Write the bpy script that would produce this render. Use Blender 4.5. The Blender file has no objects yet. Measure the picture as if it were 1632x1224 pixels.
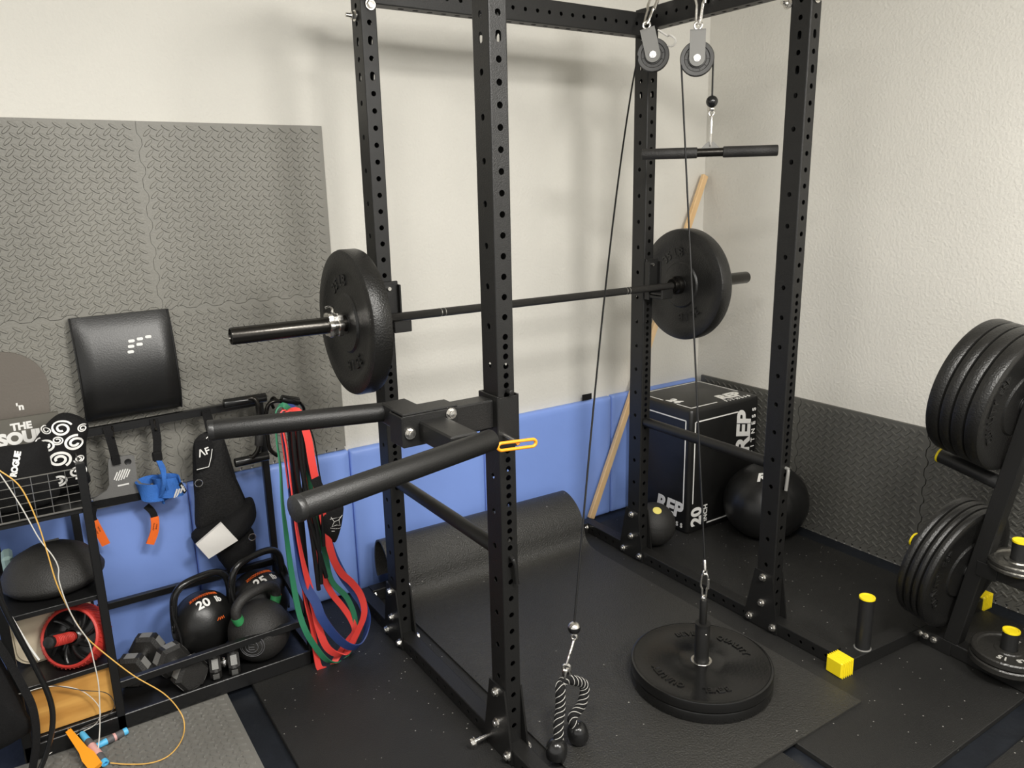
import bpy, math, random
from mathutils import Vector, Matrix
scn = bpy.context.scene
COL = scn.collection
R_ = math.radians
pi = math.pi

# ---------------------------------------------------------------- camera
cd = bpy.data.cameras.new('camera'); cam = bpy.data.objects.new('camera', cd); COL.objects.link(cam)
cd.sensor_width = 36; cd.lens = 27.384; cd.clip_start = 0.05
_r, _u, _f = (0.83232611, -0.55389536, -0.0208131), (0.15006957, 0.18904126, 0.9704342), (0.53358446, 0.81084113, -0.24046681)
cam.matrix_world = Matrix(((_r[0], _u[0], -_f[0], -1.0206), (_r[1], _u[1], -_f[1], -2.3178), (_r[2], _u[2], -_f[2], 1.5842), (0, 0, 0, 1)))
scn.camera = cam

# ---------------------------------------------------------------- world, lamps, exposure
w = bpy.data.worlds.new('world'); scn.world = w; w.use_nodes = True
w.node_tree.nodes['Background'].inputs[0].default_value = (1.0, 0.985, 0.945, 1)
w.node_tree.nodes['Background'].inputs[1].default_value = 1.0
def area(name, loc, target, size, energy, color):
    l = bpy.data.lights.new(name, 'AREA'); l.shape = 'RECTANGLE'; l.size = size[0]; l.size_y = size[1]; l.energy = energy; l.color = color
    o = bpy.data.objects.new(name, l); COL.objects.link(o); o.location = loc
    o.rotation_euler = (Vector(target) - Vector(loc)).to_track_quat('-Z', 'Y').to_euler()
    return o
area('ceiling_or_fill_lamp', (-1.15, -1.70, 2.56), (-1.1, -1.5, 0), (0.50, 0.50), 40, (1.0, 0.972, 0.92))
area('ceiling_or_fill_lamp', (-0.10, -2.15, 2.62), (0.1, -1.6, 0), (0.50, 0.50), 86, (1.0, 0.972, 0.92))
area('ceiling_or_fill_lamp', (0.75, -3.30, 2.60), (1.3, 0.1, 1.1), (0.8, 0.8), 104, (1.0, 0.972, 0.92))  # added fill light, no known fixture; lifts the right and middle walls
scn.view_settings.view_transform = 'Standard'; scn.view_settings.look = 'None'
scn.view_settings.exposure = 0.0; scn.view_settings.gamma = 1.0
try: scn.view_settings.use_curve_mapping = False
except Exception: pass

# ---------------------------------------------------------------- materials
MATS = {}
def mat(name, col, rough=0.5, metal=0.0, bump=0.0, bscale=60.0, var=0.0, vscale=8.0, spec=0.5, col2=None, detail=4.0, coat=0.0, speck=0.0, speck_scale=90.0, wood=False):
    m = bpy.data.materials.new(name); m.use_nodes = True; nt = m.node_tree; n = nt.nodes; b = n['Principled BSDF']
    b.inputs['Roughness'].default_value = rough; b.inputs['Metallic'].default_value = metal
    b.inputs['Specular IOR Level'].default_value = spec; b.inputs['Coat Weight'].default_value = coat
    tc = n.new('ShaderNodeTexCoord'); src = tc.outputs['Object']
    rgb = n.new('ShaderNodeRGB'); rgb.outputs[0].default_value = (*col, 1); out = rgb.outputs[0]
    if wood:
        mp = n.new('ShaderNodeMapping'); mp.inputs['Scale'].default_value = wood; nt.links.new(src, mp.inputs[0])
        no = n.new('ShaderNodeTexNoise'); no.inputs['Scale'].default_value = 6; no.inputs['Detail'].default_value = 6; no.inputs['Distortion'].default_value = 0.6
        nt.links.new(mp.outputs[0], no.inputs[0])
        cr = n.new('ShaderNodeValToRGB'); cr.color_ramp.elements[0].position = 0.35; cr.color_ramp.elements[1].position = 0.66
        cr.color_ramp.elements[0].color = (*col2, 1); cr.color_ramp.elements[1].color = (*col, 1)
        nt.links.new(no.outputs[0], cr.inputs[0]); out = cr.outputs[0]
    elif var > 0:
        no = n.new('ShaderNodeTexNoise'); no.inputs['Scale'].default_value = vscale; no.inputs['Detail'].default_value = detail
        nt.links.new(src, no.inputs[0])
        mx = n.new('ShaderNodeMix'); mx.data_type = 'RGBA'
        c2 = col2 or tuple(c * (1 - var) for c in col)
        mx.inputs['A'].default_value = (*c2, 1); mx.inputs['B'].default_value = (*col, 1)
        cr = n.new('ShaderNodeMapRange'); cr.inputs[1].default_value = 0.3; cr.inputs[2].default_value = 0.7
        nt.links.new(no.outputs[0], cr.inputs[0]); nt.links.new(cr.outputs[0], mx.inputs['Factor']); out = mx.outputs['Result']
    if speck > 0:
        vo = n.new('ShaderNodeTexVoronoi'); vo.inputs['Scale'].default_value = speck_scale; nt.links.new(src, vo.inputs[0])
        lt = n.new('ShaderNodeMath'); lt.operation = 'LESS_THAN'; lt.inputs[1].default_value = 0.16
        nt.links.new(vo.outputs['Distance'], lt.inputs[0])
        sp = n.new('ShaderNodeSeparateColor'); nt.links.new(vo.outputs['Color'], sp.inputs[0])
        gt = n.new('ShaderNodeMath'); gt.operation = 'GREATER_THAN'; gt.inputs[1].default_value = 1 - speck
        nt.links.new(sp.outputs[0], gt.inputs[0])
        ml = n.new('ShaderNodeMath'); ml.operation = 'MULTIPLY'; nt.links.new(lt.outputs[0], ml.inputs[0]); nt.links.new(gt.outputs[0], ml.inputs[1])
        m2 = n.new('ShaderNodeMix'); m2.data_type = 'RGBA'; nt.links.new(ml.outputs[0], m2.inputs['Factor']); nt.links.new(out, m2.inputs['A'])
        m2.inputs['B'].default_value = (0.32, 0.31, 0.29, 1); out = m2.outputs['Result']
    nt.links.new(out, b.inputs['Base Color'])
    if bump > 0:
        nb = n.new('ShaderNodeTexNoise'); nb.inputs['Scale'].default_value = bscale; nb.inputs['Detail'].default_value = 3; nt.links.new(src, nb.inputs[0])
        bp = n.new('ShaderNodeBump'); bp.inputs['Strength'].default_value = bump; bp.inputs['Distance'].default_value = 0.004
        nt.links.new(nb.outputs[0], bp.inputs['Height']); nt.links.new(bp.outputs[0], b.inputs['Normal'])
    MATS[name] = m; return m
mat('wall_paint', (0.65, 0.632, 0.580), 0.75, bump=0.55, bscale=85, var=0.05, vscale=2.5, spec=0.25)
mat('ceiling_paint', (0.72, 0.69, 0.62), 0.9)
mat('floor_paint', (0.0095, 0.0118, 0.0165), 0.45, bump=0.3, bscale=40, var=0.4, vscale=12)
mat('stall_rubber', (0.0140, 0.0136, 0.0126), 0.55, bump=0.5, bscale=240, var=0.35, vscale=3.5, speck=0.08, speck_scale=75)
mat('mat_rubber', (0.032, 0.031, 0.028), 0.40, bump=1.0, bscale=190, var=0.25, vscale=2.0, speck=0.02, speck_scale=60)
mat('tread_foam_lit', (0.210, 0.203, 0.178), 0.50, bump=0.25, bscale=160, var=0.12, vscale=3)  # lamp sheen on the back wall tiles painted in as a lighter tone
mat('tread_foam_shaded', (0.096, 0.094, 0.084), 0.50, bump=0.25, bscale=160, var=0.12, vscale=3)  # same foam without the painted sheen, for the right wall
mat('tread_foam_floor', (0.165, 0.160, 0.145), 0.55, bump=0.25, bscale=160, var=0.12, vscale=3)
mat('blue_vinyl', (0.215, 0.335, 0.76), 0.42, bump=0.12, bscale=30, var=0.07, vscale=3)
mat('black_steel', (0.0095, 0.0093, 0.0089), 0.40, spec=0.38, bump=0.25, bscale=420)
mat('black_gloss', (0.010, 0.010, 0.010), 0.22, bump=0.05)
mat('black_plastic', (0.013, 0.013, 0.013), 0.38, bump=0.15, bscale=200)
mat('shelf_black', (0.0075, 0.0075, 0.0077), 0.33, bump=0.1, bscale=150)
mat('black_rubber', (0.0185, 0.0175, 0.0162), 0.58, bump=0.5, bscale=260, var=0.25, vscale=9)
mat('plate_rubber', (0.0105, 0.0102, 0.0096), 0.34, bump=0.4, bscale=200, var=0.2, vscale=9)
mat('gloss_rubber', (0.0065, 0.0064, 0.0062), 0.20, bump=0.06, bscale=120)
mat('cable_black', (0.004, 0.004, 0.004), 0.45, spec=0.25)
mat('black_oxide', (0.045, 0.042, 0.038), 0.25, metal=0.9, bump=0.08, bscale=120)
mat('knurl_steel', (0.042, 0.040, 0.037), 0.42, metal=0.8, bump=0.8, bscale=900)
mat('zinc', (0.72, 0.70, 0.66), 0.27, metal=1.0, bump=0.15, bscale=150)
mat('chrome', (0.82, 0.81, 0.79), 0.12, metal=1.0)
mat('pulley_grey', (0.17, 0.167, 0.156), 0.5)
mat('nylon', (0.034, 0.033, 0.031), 0.45)
mat('cast_iron', (0.020, 0.019, 0.017), 0.30, bump=0.4, bscale=120)
mat('grey_iron', (0.17, 0.165, 0.15), 0.30, metal=0.9, bump=0.5, bscale=90)
mat('yellow_plastic', (0.80, 0.62, 0.010), 0.40, bump=0.1)
mat('pale_yellow', (0.72, 0.62, 0.16), 0.6)
mat('orange_plastic', (0.85, 0.31, 0.015), 0.40)
mat('orange_cloth', (0.90, 0.155, 0.015), 0.75, bump=0.3, bscale=500)
mat('black_cloth', (0.0085, 0.0083, 0.0087), 0.85, bump=0.6, bscale=380, var=0.25, vscale=30, spec=0.25)
mat('mesh_cloth', (0.022, 0.0215, 0.0215), 0.85, bump=1.0, bscale=260, var=0.55, vscale=160, spec=0.25)
mat('black_leather', (0.0095, 0.0093, 0.0090), 0.36, bump=0.10, bscale=220, var=0.2, vscale=20)
mat('white_print', (0.80, 0.79, 0.76), 0.6)
mat('white_cloth', (0.74, 0.72, 0.68), 0.8, bump=0.2, bscale=60)
mat('blue_cloth', (0.030, 0.150, 0.52), 0.8, bump=0.5, bscale=300, var=0.3, vscale=25)
mat('grey_nylon', (0.15, 0.148, 0.143), 0.5, bump=0.2, bscale=220)
mat('taupe_board', (0.135, 0.118, 0.10), 0.7, bump=0.2, bscale=150, var=0.08, vscale=5)
mat('taupe_card', (0.115, 0.108, 0.090), 0.75)
mat('band_red', (0.72, 0.055, 0.045), 0.5, bump=0.1)
mat('band_green', (0.022, 0.165, 0.082), 0.5, bump=0.1)
mat('band_navy', (0.024, 0.050, 0.185), 0.45, bump=0.1)
mat('kettle_green', (0.030, 0.23, 0.075), 0.5)
mat('dumbbell_face', (0.20, 0.198, 0.188), 0.55, bump=0.3, bscale=200)
mat('wire', (0.42, 0.41, 0.39), 0.3, metal=0.9)
mat('tracer', (0.42, 0.41, 0.38), 0.7)
mat('wheel_red', (0.50, 0.035, 0.025), 0.55, bump=0.2)
mat('cream_plastic', (0.70, 0.61, 0.45), 0.55, var=0.15, vscale=8)
mat('pine', (0.80, 0.57, 0.32), 0.55, wood=(2.0, 2.0, 0.25), col2=(0.66, 0.43, 0.21))
mat('oiled_wood', (0.62, 0.335, 0.085), 0.48, wood=(0.4, 3, 3.2), col2=(0.43, 0.20, 0.04))
mat('cord_yellow', (0.72, 0.42, 0.10), 0.4)
mat('cord_white', (0.62, 0.60, 0.55), 0.4)
mat('cord_dark', (0.045, 0.04, 0.035), 0.4)
mat('sky_plastic', (0.09, 0.46, 0.78), 0.45)
mat('pink_grip', (0.62, 0.34, 0.32), 0.6, bump=0.3)
mat('grey_grip', (0.085, 0.085, 0.09), 0.6)
mat('pale_teal', (0.44, 0.62, 0.60), 0.5)

# ---------------------------------------------------------------- geometry builder
class MB:
    def __init__(s): s.v = []; s.f = []
    def add(s, vs, fs, M=None):
        o = len(s.v)
        s.v += [tuple(M @ Vector(p)) for p in vs] if M is not None else [tuple(p) for p in vs]
        s.f += [tuple(i + o for i in f) for f in fs]; return s
    def box(s, c, d, rot=None, b=0.0):
        hx, hy, hz = d[0] / 2, d[1] / 2, d[2] / 2
        b = min(b, hx * .9, hy * .9, hz * .9)
        M = Matrix.Translation(c) @ (rot.to_4x4() if rot is not None else Matrix.Identity(4))
        if b <= 0:
            vs = [(x, y, z) for x in (-hx, hx) for y in (-hy, hy) for z in (-hz, hz)]
            return s.add(vs, [(0, 1, 3, 2), (4, 6, 7, 5), (0, 4, 5, 1), (2, 3, 7, 6), (0, 2, 6, 4), (1, 5, 7, 3)], M)
        vs = []; idx = {}
        for sx in (-1, 1):
            for sy in (-1, 1):
                for sz in (-1, 1):
                    for a in range(3):
                        p = [sx * (hx - b), sy * (hy - b), sz * (hz - b)]; p[a] = (sx * hx, sy * hy, sz * hz)[a]
                        idx[sx, sy, sz, a] = len(vs); vs.append(p)
        fs = []
        for a in range(3):
            o1, o2 = (a + 1) % 3, (a + 2) % 3
            for sg in (-1, 1):
                q = []
                for (p1, p2) in ((-1, -1), (1, -1), (1, 1), (-1, 1)):
                    k = [0, 0, 0]; k[a] = sg; k[o1] = p1; k[o2] = p2; q.append(idx[k[0], k[1], k[2], a])
                fs.append(tuple(q if sg > 0 else q[::-1]))
            for p1 in (-1, 1):
                for p2 in (-1, 1):
                    def g(t, ax):
                        k = [0, 0, 0]; k[a] = t; k[o1] = p1; k[o2] = p2; return idx[k[0], k[1], k[2], ax]
                    q = [g(-1, o1), g(1, o1), g(1, o2), g(-1, o2)]; fs.append(tuple(q if p1 * p2 > 0 else q[::-1]))
        for sx in (-1, 1):
            for sy in (-1, 1):
                for sz in (-1, 1):
                    q = [idx[sx, sy, sz, a] for a in range(3)]; fs.append(tuple(q if sx * sy * sz > 0 else q[::-1]))
        return s.add(vs, fs, M)
    def bar(s, p, q, wd, ht, up=(0, 0, 1), b=0.0):
        p = Vector(p); q = Vector(q); y = (q - p).normalized(); x = y.cross(Vector(up)).normalized(); z = x.cross(y)
        return s.box((p + q) / 2, (wd, (q - p).length, ht), Matrix((x, y, z)).transposed(), b)
    def tube(s, pts, r, seg=10, closed=False, cap=True, rs=None, flat=None, nrm=None):
        P = [Vector(p) for p in pts]; n = len(P); vs = []; fs = []; N = None
        for i in range(n):
            if closed: t = (P[(i + 1) % n] - P[i - 1]).normalized()
            else: t = (P[min(i + 1, n - 1)] - P[max(i - 1, 0)]).normalized()
            if nrm is not None: N = Vector(nrm[i] if isinstance(nrm, list) else nrm)
            elif N is None: N = Vector((0, 0, 1)) if abs(t.z) < .9 else Vector((1, 0, 0))
            N = (N - t * N.dot(t)).normalized(); B = t.cross(N); rr = rs[i] if rs else r
            for k in range(seg):
                a = 2 * pi * k / seg
                c1, c2 = (flat if flat else (1, 1))
                vs.append(P[i] + N * math.cos(a) * rr * c1 + B * math.sin(a) * rr * c2)
        for i in range(n if closed else n - 1):
            for k in range(seg):
                a, b2 = i * seg + k, i * seg + (k + 1) % seg; j = (i + 1) % n
                fs.append((a, b2, j * seg + (k + 1) % seg, j * seg + k))
        if cap and not closed:
            fs.append(tuple(range(seg))[::-1]); fs.append(tuple((n - 1) * seg + k for k in range(seg)))
        return s.add(vs, fs)
    def ribbon(s, pts, wd, th, wdir, closed=False):
        P = [Vector(p) for p in pts]; n = len(P); vs = []; fs = []
        for i in range(n):
            t = ((P[(i + 1) % n] - P[i - 1]) if closed else (P[min(i + 1, n - 1)] - P[max(i - 1, 0)])).normalized()
            W = Vector(wdir[i] if isinstance(wdir, list) else wdir); W = (W - t * W.dot(t)).normalized(); N = t.cross(W)
            for a, b2 in ((-1, -1), (1, -1), (1, 1), (-1, 1)): vs.append(P[i] + W * a * wd / 2 + N * b2 * th / 2)
        for i in range(n if closed else n - 1):
            j = (i + 1) % n
            for k in range(4): fs.append((i * 4 + k, i * 4 + (k + 1) % 4, j * 4 + (k + 1) % 4, j * 4 + k))
        if not closed: fs += [(3, 2, 1, 0), tuple((n - 1) * 4 + k for k in range(4))]
        return s.add(vs, fs)
    def lathe(s, prof, M, seg=48, close=False):
        vs = []; fs = []; n = len(prof)
        for k in range(seg):
            a = 2 * pi * k / seg
            for r, z in prof: vs.append((r * math.cos(a), r * math.sin(a), z))
        for k in range(seg):
            k2 = (k + 1) % seg
            for i in range(n if close else n - 1):
                j = (i + 1) % n
                fs.append((k * n + i, k2 * n + i, k2 * n + j, k * n + j))
        return s.add(vs, fs, M)
    def cyl(s, p, q, r, seg=24, b=0.0):
        p = Vector(p); q = Vector(q); L = (q - p).length
        M = Matrix.Translation(p) @ (q - p).to_track_quat('Z', 'Y').to_matrix().to_4x4()
        b = min(b, r * .5, L * .45)
        pr = [(0.0001, 0), (r - b, 0)] + ([(r - b * .3, b * .3), (r, b)] if b else []) + ([(r, L - b), (r - b * .3, L - b * .3)] if b else [(r, 0), (r, L)]) + [(r - b, L), (0.0001, L)]
        if not b: pr = [(0.0001, 0), (r, 0), (r, L), (0.0001, L)]
        return s.lathe(pr, M, seg)
    def prism(s, pts, M, h, h0=0.0):
        n = len(pts); vs = [(x, y, h0) for x, y in pts] + [(x, y, h0 + h) for x, y in pts]
        fs = [tuple(range(n))[::-1], tuple(range(n, 2 * n))] + [(i, (i + 1) % n, n + (i + 1) % n, n + i) for i in range(n)]
        return s.add(vs, fs, M)
    def ball(s, c, r, seg=32, rings=18, M=None):
        rx, ry, rz = r if isinstance(r, (tuple, list)) else (r, r, r)
        vs = []; fs = []
        for i in range(rings + 1):
            t = pi * i / rings; q = max(math.sin(t), 0.0005)
            for k in range(seg):
                a = 2 * pi * k / seg; vs.append((rx * q * math.cos(a), ry * q * math.sin(a), rz * math.cos(t)))
        for i in range(rings):
            for k in range(seg):
                fs.append((i * seg + k, (i + 1) * seg + k, (i + 1) * seg + (k + 1) % seg, i * seg + (k + 1) % seg))
        T = Matrix.Translation(c)
        return s.add(vs, fs, T @ M if M is not None else T)
    def torus(s, c, R, r, M=None, seg=28, ss=8, sx=1.0, sy=1.0):
        pts = [(R * math.cos(2 * pi * k / seg) * sx, R * math.sin(2 * pi * k / seg) * sy, 0) for k in range(seg)]
        T = Matrix.Translation(c) @ (M.to_4x4() if M is not None else Matrix.Identity(4))
        return s.tube([T @ Vector(p) for p in pts], r, ss, closed=True)
    def build(s, name, m, parent=None, sharp=38):
        me = bpy.data.meshes.new(name); me.from_pydata(s.v, [], s.f); me.update()
        me.validate()
        me.polygons.foreach_set('use_smooth', [True] * len(me.polygons))
        try: me.set_sharp_from_angle(angle=R_(sharp))
        except Exception: pass
        me.materials.append(MATS[m])
        o = bpy.data.objects.new(name, me); COL.objects.link(o)
        if parent is not None: o.parent = parent
        return o
def tag(o, label=None, cat=None, group=None, kind=None):
    if label: o['label'] = label
    if cat: o['category'] = cat
    if group: o['group'] = group
    if kind: o['kind'] = kind
    return o
def recentre(root):
    """move a thing's parts so that they are stored relative to its Empty"""
    off = Matrix.Translation(-root.location)
    for ch in root.children:
        ch.data.transform(off)
        for g in ch.children: g.data.transform(off)
def thing(name, label, cat, loc=(0, 0, 0), group=None):
    o = bpy.data.objects.new(name, None); COL.objects.link(o); o.location = loc; o.empty_display_size = .05
    return tag(o, label, cat, group)
def dup(root, label, group=None, M=None):
    c = root.copy(); COL.objects.link(c); c['label'] = label
    if group: c['group'] = group
    if M is not None: c.matrix_world = M
    for ch in list(root.children):
        d = ch.copy(); COL.objects.link(d); d.parent = c
        for g in list(ch.children):
            e = g.copy(); COL.objects.link(e); e.parent = d
    return c
def frame(o, u, v):
    u = Vector(u).normalized(); v = Vector(v); v = (v - u * v.dot(u)).normalized(); n = u.cross(v)
    M = Matrix((u, v, n)).transposed().to_4x4(); M.translation = Vector(o); return M
def axis(p, d, roll=0.0):
    M = Vector(d).to_track_quat('Z', 'Y').to_matrix().to_4x4() @ Matrix.Rotation(roll, 4, 'Z'); M.translation = Vector(p); return M
def smooth(pts, n=6, closed=False):
    P = [Vector(p) for p in pts]; out = []; m = len(P)
    for i in range(m if closed else m - 1):
        a, b, c, d = (P[(i - 1) % m], P[i], P[(i + 1) % m], P[(i + 2) % m]) if closed else (P[max(i - 1, 0)], P[i], P[i + 1], P[min(i + 2, m - 1)])
        for k in range(n):
            t = k / n
            out.append(0.5 * ((2 * b) + (c - a) * t + (2 * a - 5 * b + 4 * c - d) * t * t + (3 * b - a - 3 * c + d) * t ** 3))
    if not closed: out.append(P[-1])
    return out
def rrect(w_, h_, r, n=4, cx=0.0, cy=0.0):
    pts = []
    for (sx, sy, a0) in ((1, -1, -90), (1, 1, 0), (-1, 1, 90), (-1, -1, 180)):
        for k in range(n + 1):
            a = R_(a0 + 90 * k / n); pts.append((cx + sx * (w_ / 2 - r) + r * math.cos(a), cy + sy * (h_ / 2 - r) + r * math.sin(a)))
    return pts
_TX = {}
def text_geo(t, size=1.0, bold=0.0, shear=0.0, space=1.0, depth=0.0):
    key = (t, size, bold, shear, space, depth)
    if key in _TX: return _TX[key]
    cu = bpy.data.curves.new('text', 'FONT'); cu.body = t; cu.size = size; cu.offset = bold; cu.shear = shear; cu.space_character = space
    cu.extrude = depth; cu.align_x = 'CENTER'; cu.align_y = 'CENTER'; cu.resolution_u = 4
    o = bpy.data.objects.new('text', cu); COL.objects.link(o)
    bpy.context.view_layer.update()
    e = o.evaluated_get(bpy.context.evaluated_depsgraph_get()); me = e.to_mesh()
    g = ([tuple(v.co) for v in me.vertices], [tuple(p.vertices) for p in me.polygons])
    e.to_mesh_clear(); bpy.data.objects.remove(o); bpy.data.curves.remove(cu)
    _TX[key] = g; return g
def arc_text(mb, t, M, rad, size, depth, z, a_mid, bold=0.004, inward=False, space=1.1):
    """raised lettering bent round a circle of radius rad in the plane of M at height z"""
    vs, fs = text_geo(t, size, bold, 0.0, space, depth)
    out = []
    for x, y, zz in vs:
        if inward: a = a_mid + x / rad; r = rad - y
        else: a = a_mid - x / rad; r = rad + y
        out.append((r * math.cos(a), r * math.sin(a), z + zz))
    mb.add(out, fs, M)
def decal(mb, t, M, size, bold=0.0, shear=0.0, space=1.0, depth=0.0006, fn=None):
    vs, fs = text_geo(t, size, bold, shear, space, depth)
    if fn: vs = [fn(p) for p in vs]
    mb.add(vs, fs, M)
def puff(mb, out, M, depth, rings=7, back=0.0, pw=2.0):
    """a padded slab from a star-shaped outline: front bulges by depth, back is flat"""
    n = len(out); cx = sum(p[0] for p in out) / n; cy = sum(p[1] for p in out) / n
    vs = []; fs = []
    lev = [1 - (i / rings) ** 1.6 for i in range(rings)]
    for sc in lev:
        h = depth * (1 - sc ** pw) ** 0.5 if sc < 1 else 0
        vs += [(cx + (x - cx) * sc, cy + (y - cy) * sc, back + h) for x, y in out]
    vs.append((cx, cy, back + depth)); c = len(vs) - 1
    for i in range(rings - 1):
        for k in range(n): fs.append((i * n + k, i * n + (k + 1) % n, (i + 1) * n + (k + 1) % n, (i + 1) * n + k))
    for k in range(n): fs.append(((rings - 1) * n + k, (rings - 1) * n + (k + 1) % n, c))
    b0 = len(vs); vs += [(x, y, 0.0) for x, y in out]
    for k in range(n): fs.append((b0 + k, b0 + (k + 1) % n, (k + 1) % n, k))
    fs.append(tuple(range(b0, b0 + n))[::-1])
    mb.add(vs, fs, M)
    def height(x, y):
        a = math.atan2(y - cy, x - cx); best = 1e9; d = math.hypot(x - cx, y - cy)
        dx, dy = math.cos(a), math.sin(a)
        for k in range(n):
            x1, y1 = out[k][0] - cx, out[k][1] - cy; x2, y2 = out[(k + 1) % n][0] - cx, out[(k + 1) % n][1] - cy
            den = dx * (y2 - y1) - dy * (x2 - x1)
            if abs(den) < 1e-12: continue
            t = (x1 * (y2 - y1) - y1 * (x2 - x1)) / den; u = (x1 * dy - y1 * dx) / den
            if t > 0 and -1e-6 <= u <= 1 + 1e-6: best = min(best, t)
        sc = min(1.0, d / best)
        return back + depth * (1 - sc ** pw) ** 0.5
    return height
def perforated(mb, L, wx, wy, fh, sh, M, r=0.0080, c=0.0035, rs=None, lip=0.003):
    """square tube along local Z with holes: fh on the -Y/+Y faces, sh on the -X/+X faces, each (z, half slot length)"""
    rs = rs or r
    def strip(width, holes, T, rr):
        hw = width / 2; hs = sorted(holes); z0 = 0.0; vs = []; fs = []
        cuts = [0.0] + [(hs[i][0] + hs[i + 1][0]) / 2 for i in range(len(hs) - 1)] + [L]
        if not hs:
            mb.add([(-hw, 0, 0), (hw, 0, 0), (hw, 0, L), (-hw, 0, L)], [(0, 1, 2, 3)], T); return
        for i, (zc, sl) in enumerate(hs):
            lo, hi = cuts[i], cuts[i + 1]
            if hi - lo > 0.12:      # keep the ring squarish, fill the rest plainly
                a = max(lo, zc - 0.03); b2 = min(hi, zc + 0.03)
                if a > lo: mb.add([(-hw, 0, lo), (hw, 0, lo), (hw, 0, a), (-hw, 0, a)], [(0, 1, 2, 3)], T)
                if b2 < hi: mb.add([(-hw, 0, b2), (hw, 0, b2), (hw, 0, hi), (-hw, 0, hi)], [(0, 1, 2, 3)], T)
                lo, hi = a, b2
            outer = []; inner = []
            for k in range(16):
                a = 2 * pi * k / 16; cx, cz = math.cos(a), math.sin(a)
                inner.append((rr * cx, rr * cz + (sl if cz > .01 else -sl if cz < -.01 else 0)))
                q = max(abs(cx), abs(cz)); ux, uz = cx / q, cz / q
                outer.append((hw * ux, (hi - zc) * uz if uz > 0 else (zc - lo) * uz))
            vs = [(x, 0, zc + z) for x, z in outer] + [(x, 0, zc + z) for x, z in inner] + [(x, lip, zc + z) for x, z in inner]
            fs = [(k, (k + 1) % 16, 16 + (k + 1) % 16, 16 + k) for k in range(16)] + [(16 + k, 16 + (k + 1) % 16, 32 + (k + 1) % 16, 32 + k) for k in range(16)]
            mb.add(vs, fs, T)
    hx, hy = wx / 2, wy / 2
    def T(off, u):
        Mx = Matrix.Identity(4); u = Vector(u); n = u.cross(Vector((0, 0, 1)))   # local x along u, local -y outward
        Mx.col[0][:3] = u; Mx.col[1][:3] = -n; Mx.col[2][:3] = (0, 0, 1); Mx.translation = off; return M @ Mx
    strip(wx - 2 * c, fh, T(Vector((0, -hy, 0)), (1, 0, 0)), r); strip(wx - 2 * c, fh, T(Vector((0, hy, 0)), (-1, 0, 0)), r)
    strip(wy - 2 * c, sh, T(Vector((-hx, 0, 0)), (0, -1, 0)), rs); strip(wy - 2 * c, sh, T(Vector((hx, 0, 0)), (0, 1, 0)), rs)
    for sx in (-1, 1):
        for sy in (-1, 1):
            pts = [(sx * hx, sy * (hy - c)), (sx * (hx - c * .3), sy * (hy - c * .3)), (sx * (hx - c), sy * hy)]
            vs = [(x, y, z) for z in (0, L) for x, y in pts]
            mb.add(vs, [(0, 1, 4, 3), (1, 2, 5, 4)], M)
    for z in (0, L):
        mb.add([(-hx + c, -hy, z), (hx - c, -hy, z), (hx, -hy + c, z), (hx, hy - c, z), (hx - c, hy, z), (-hx + c, hy, z), (-hx, hy - c, z), (-hx, -hy + c, z)], [tuple(range(8))], M)
def hexbolt(mb, p, d, r=0.011, h=0.009, washer=0.0145):
    M = axis(p, d)
    mb.lathe([(0.0001, 0), (washer, 0), (washer, .003), (0.0001, .003)], M, 20)
    mb.prism([(r * math.cos(pi / 3 * k), r * math.sin(pi / 3 * k)) for k in range(6)], M, h, .003)
    mb.lathe([(r * .72, .003 + h), (r * .66, .0045 + h), (0.0001, .005 + h)], M, 16)

# ================================================================ the room
def structure(name, mb, m): return tag(mb.build(name, m), kind='structure')
YB, XR = 0.53, 2.045
mb = MB(); mb.box((-0.5, YB + .05, 1.24), (6.4, .1, 2.76)); structure('wall_back', mb, 'wall_paint')
mb = MB(); mb.box((XR + .05, -2.3, 1.24), (.1, 5.66, 2.76)); structure('wall_right', mb, 'wall_paint')
mb = MB(); mb.box((-0.5, -2.3, -.069), (6.4, 5.9, .1)); structure('floor', mb, 'floor_paint')
mb = MB(); mb.box((-0.5, -2.3, 2.70), (6.4, 5.9, .1)); structure('ceiling', mb, 'ceiling_paint')

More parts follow.
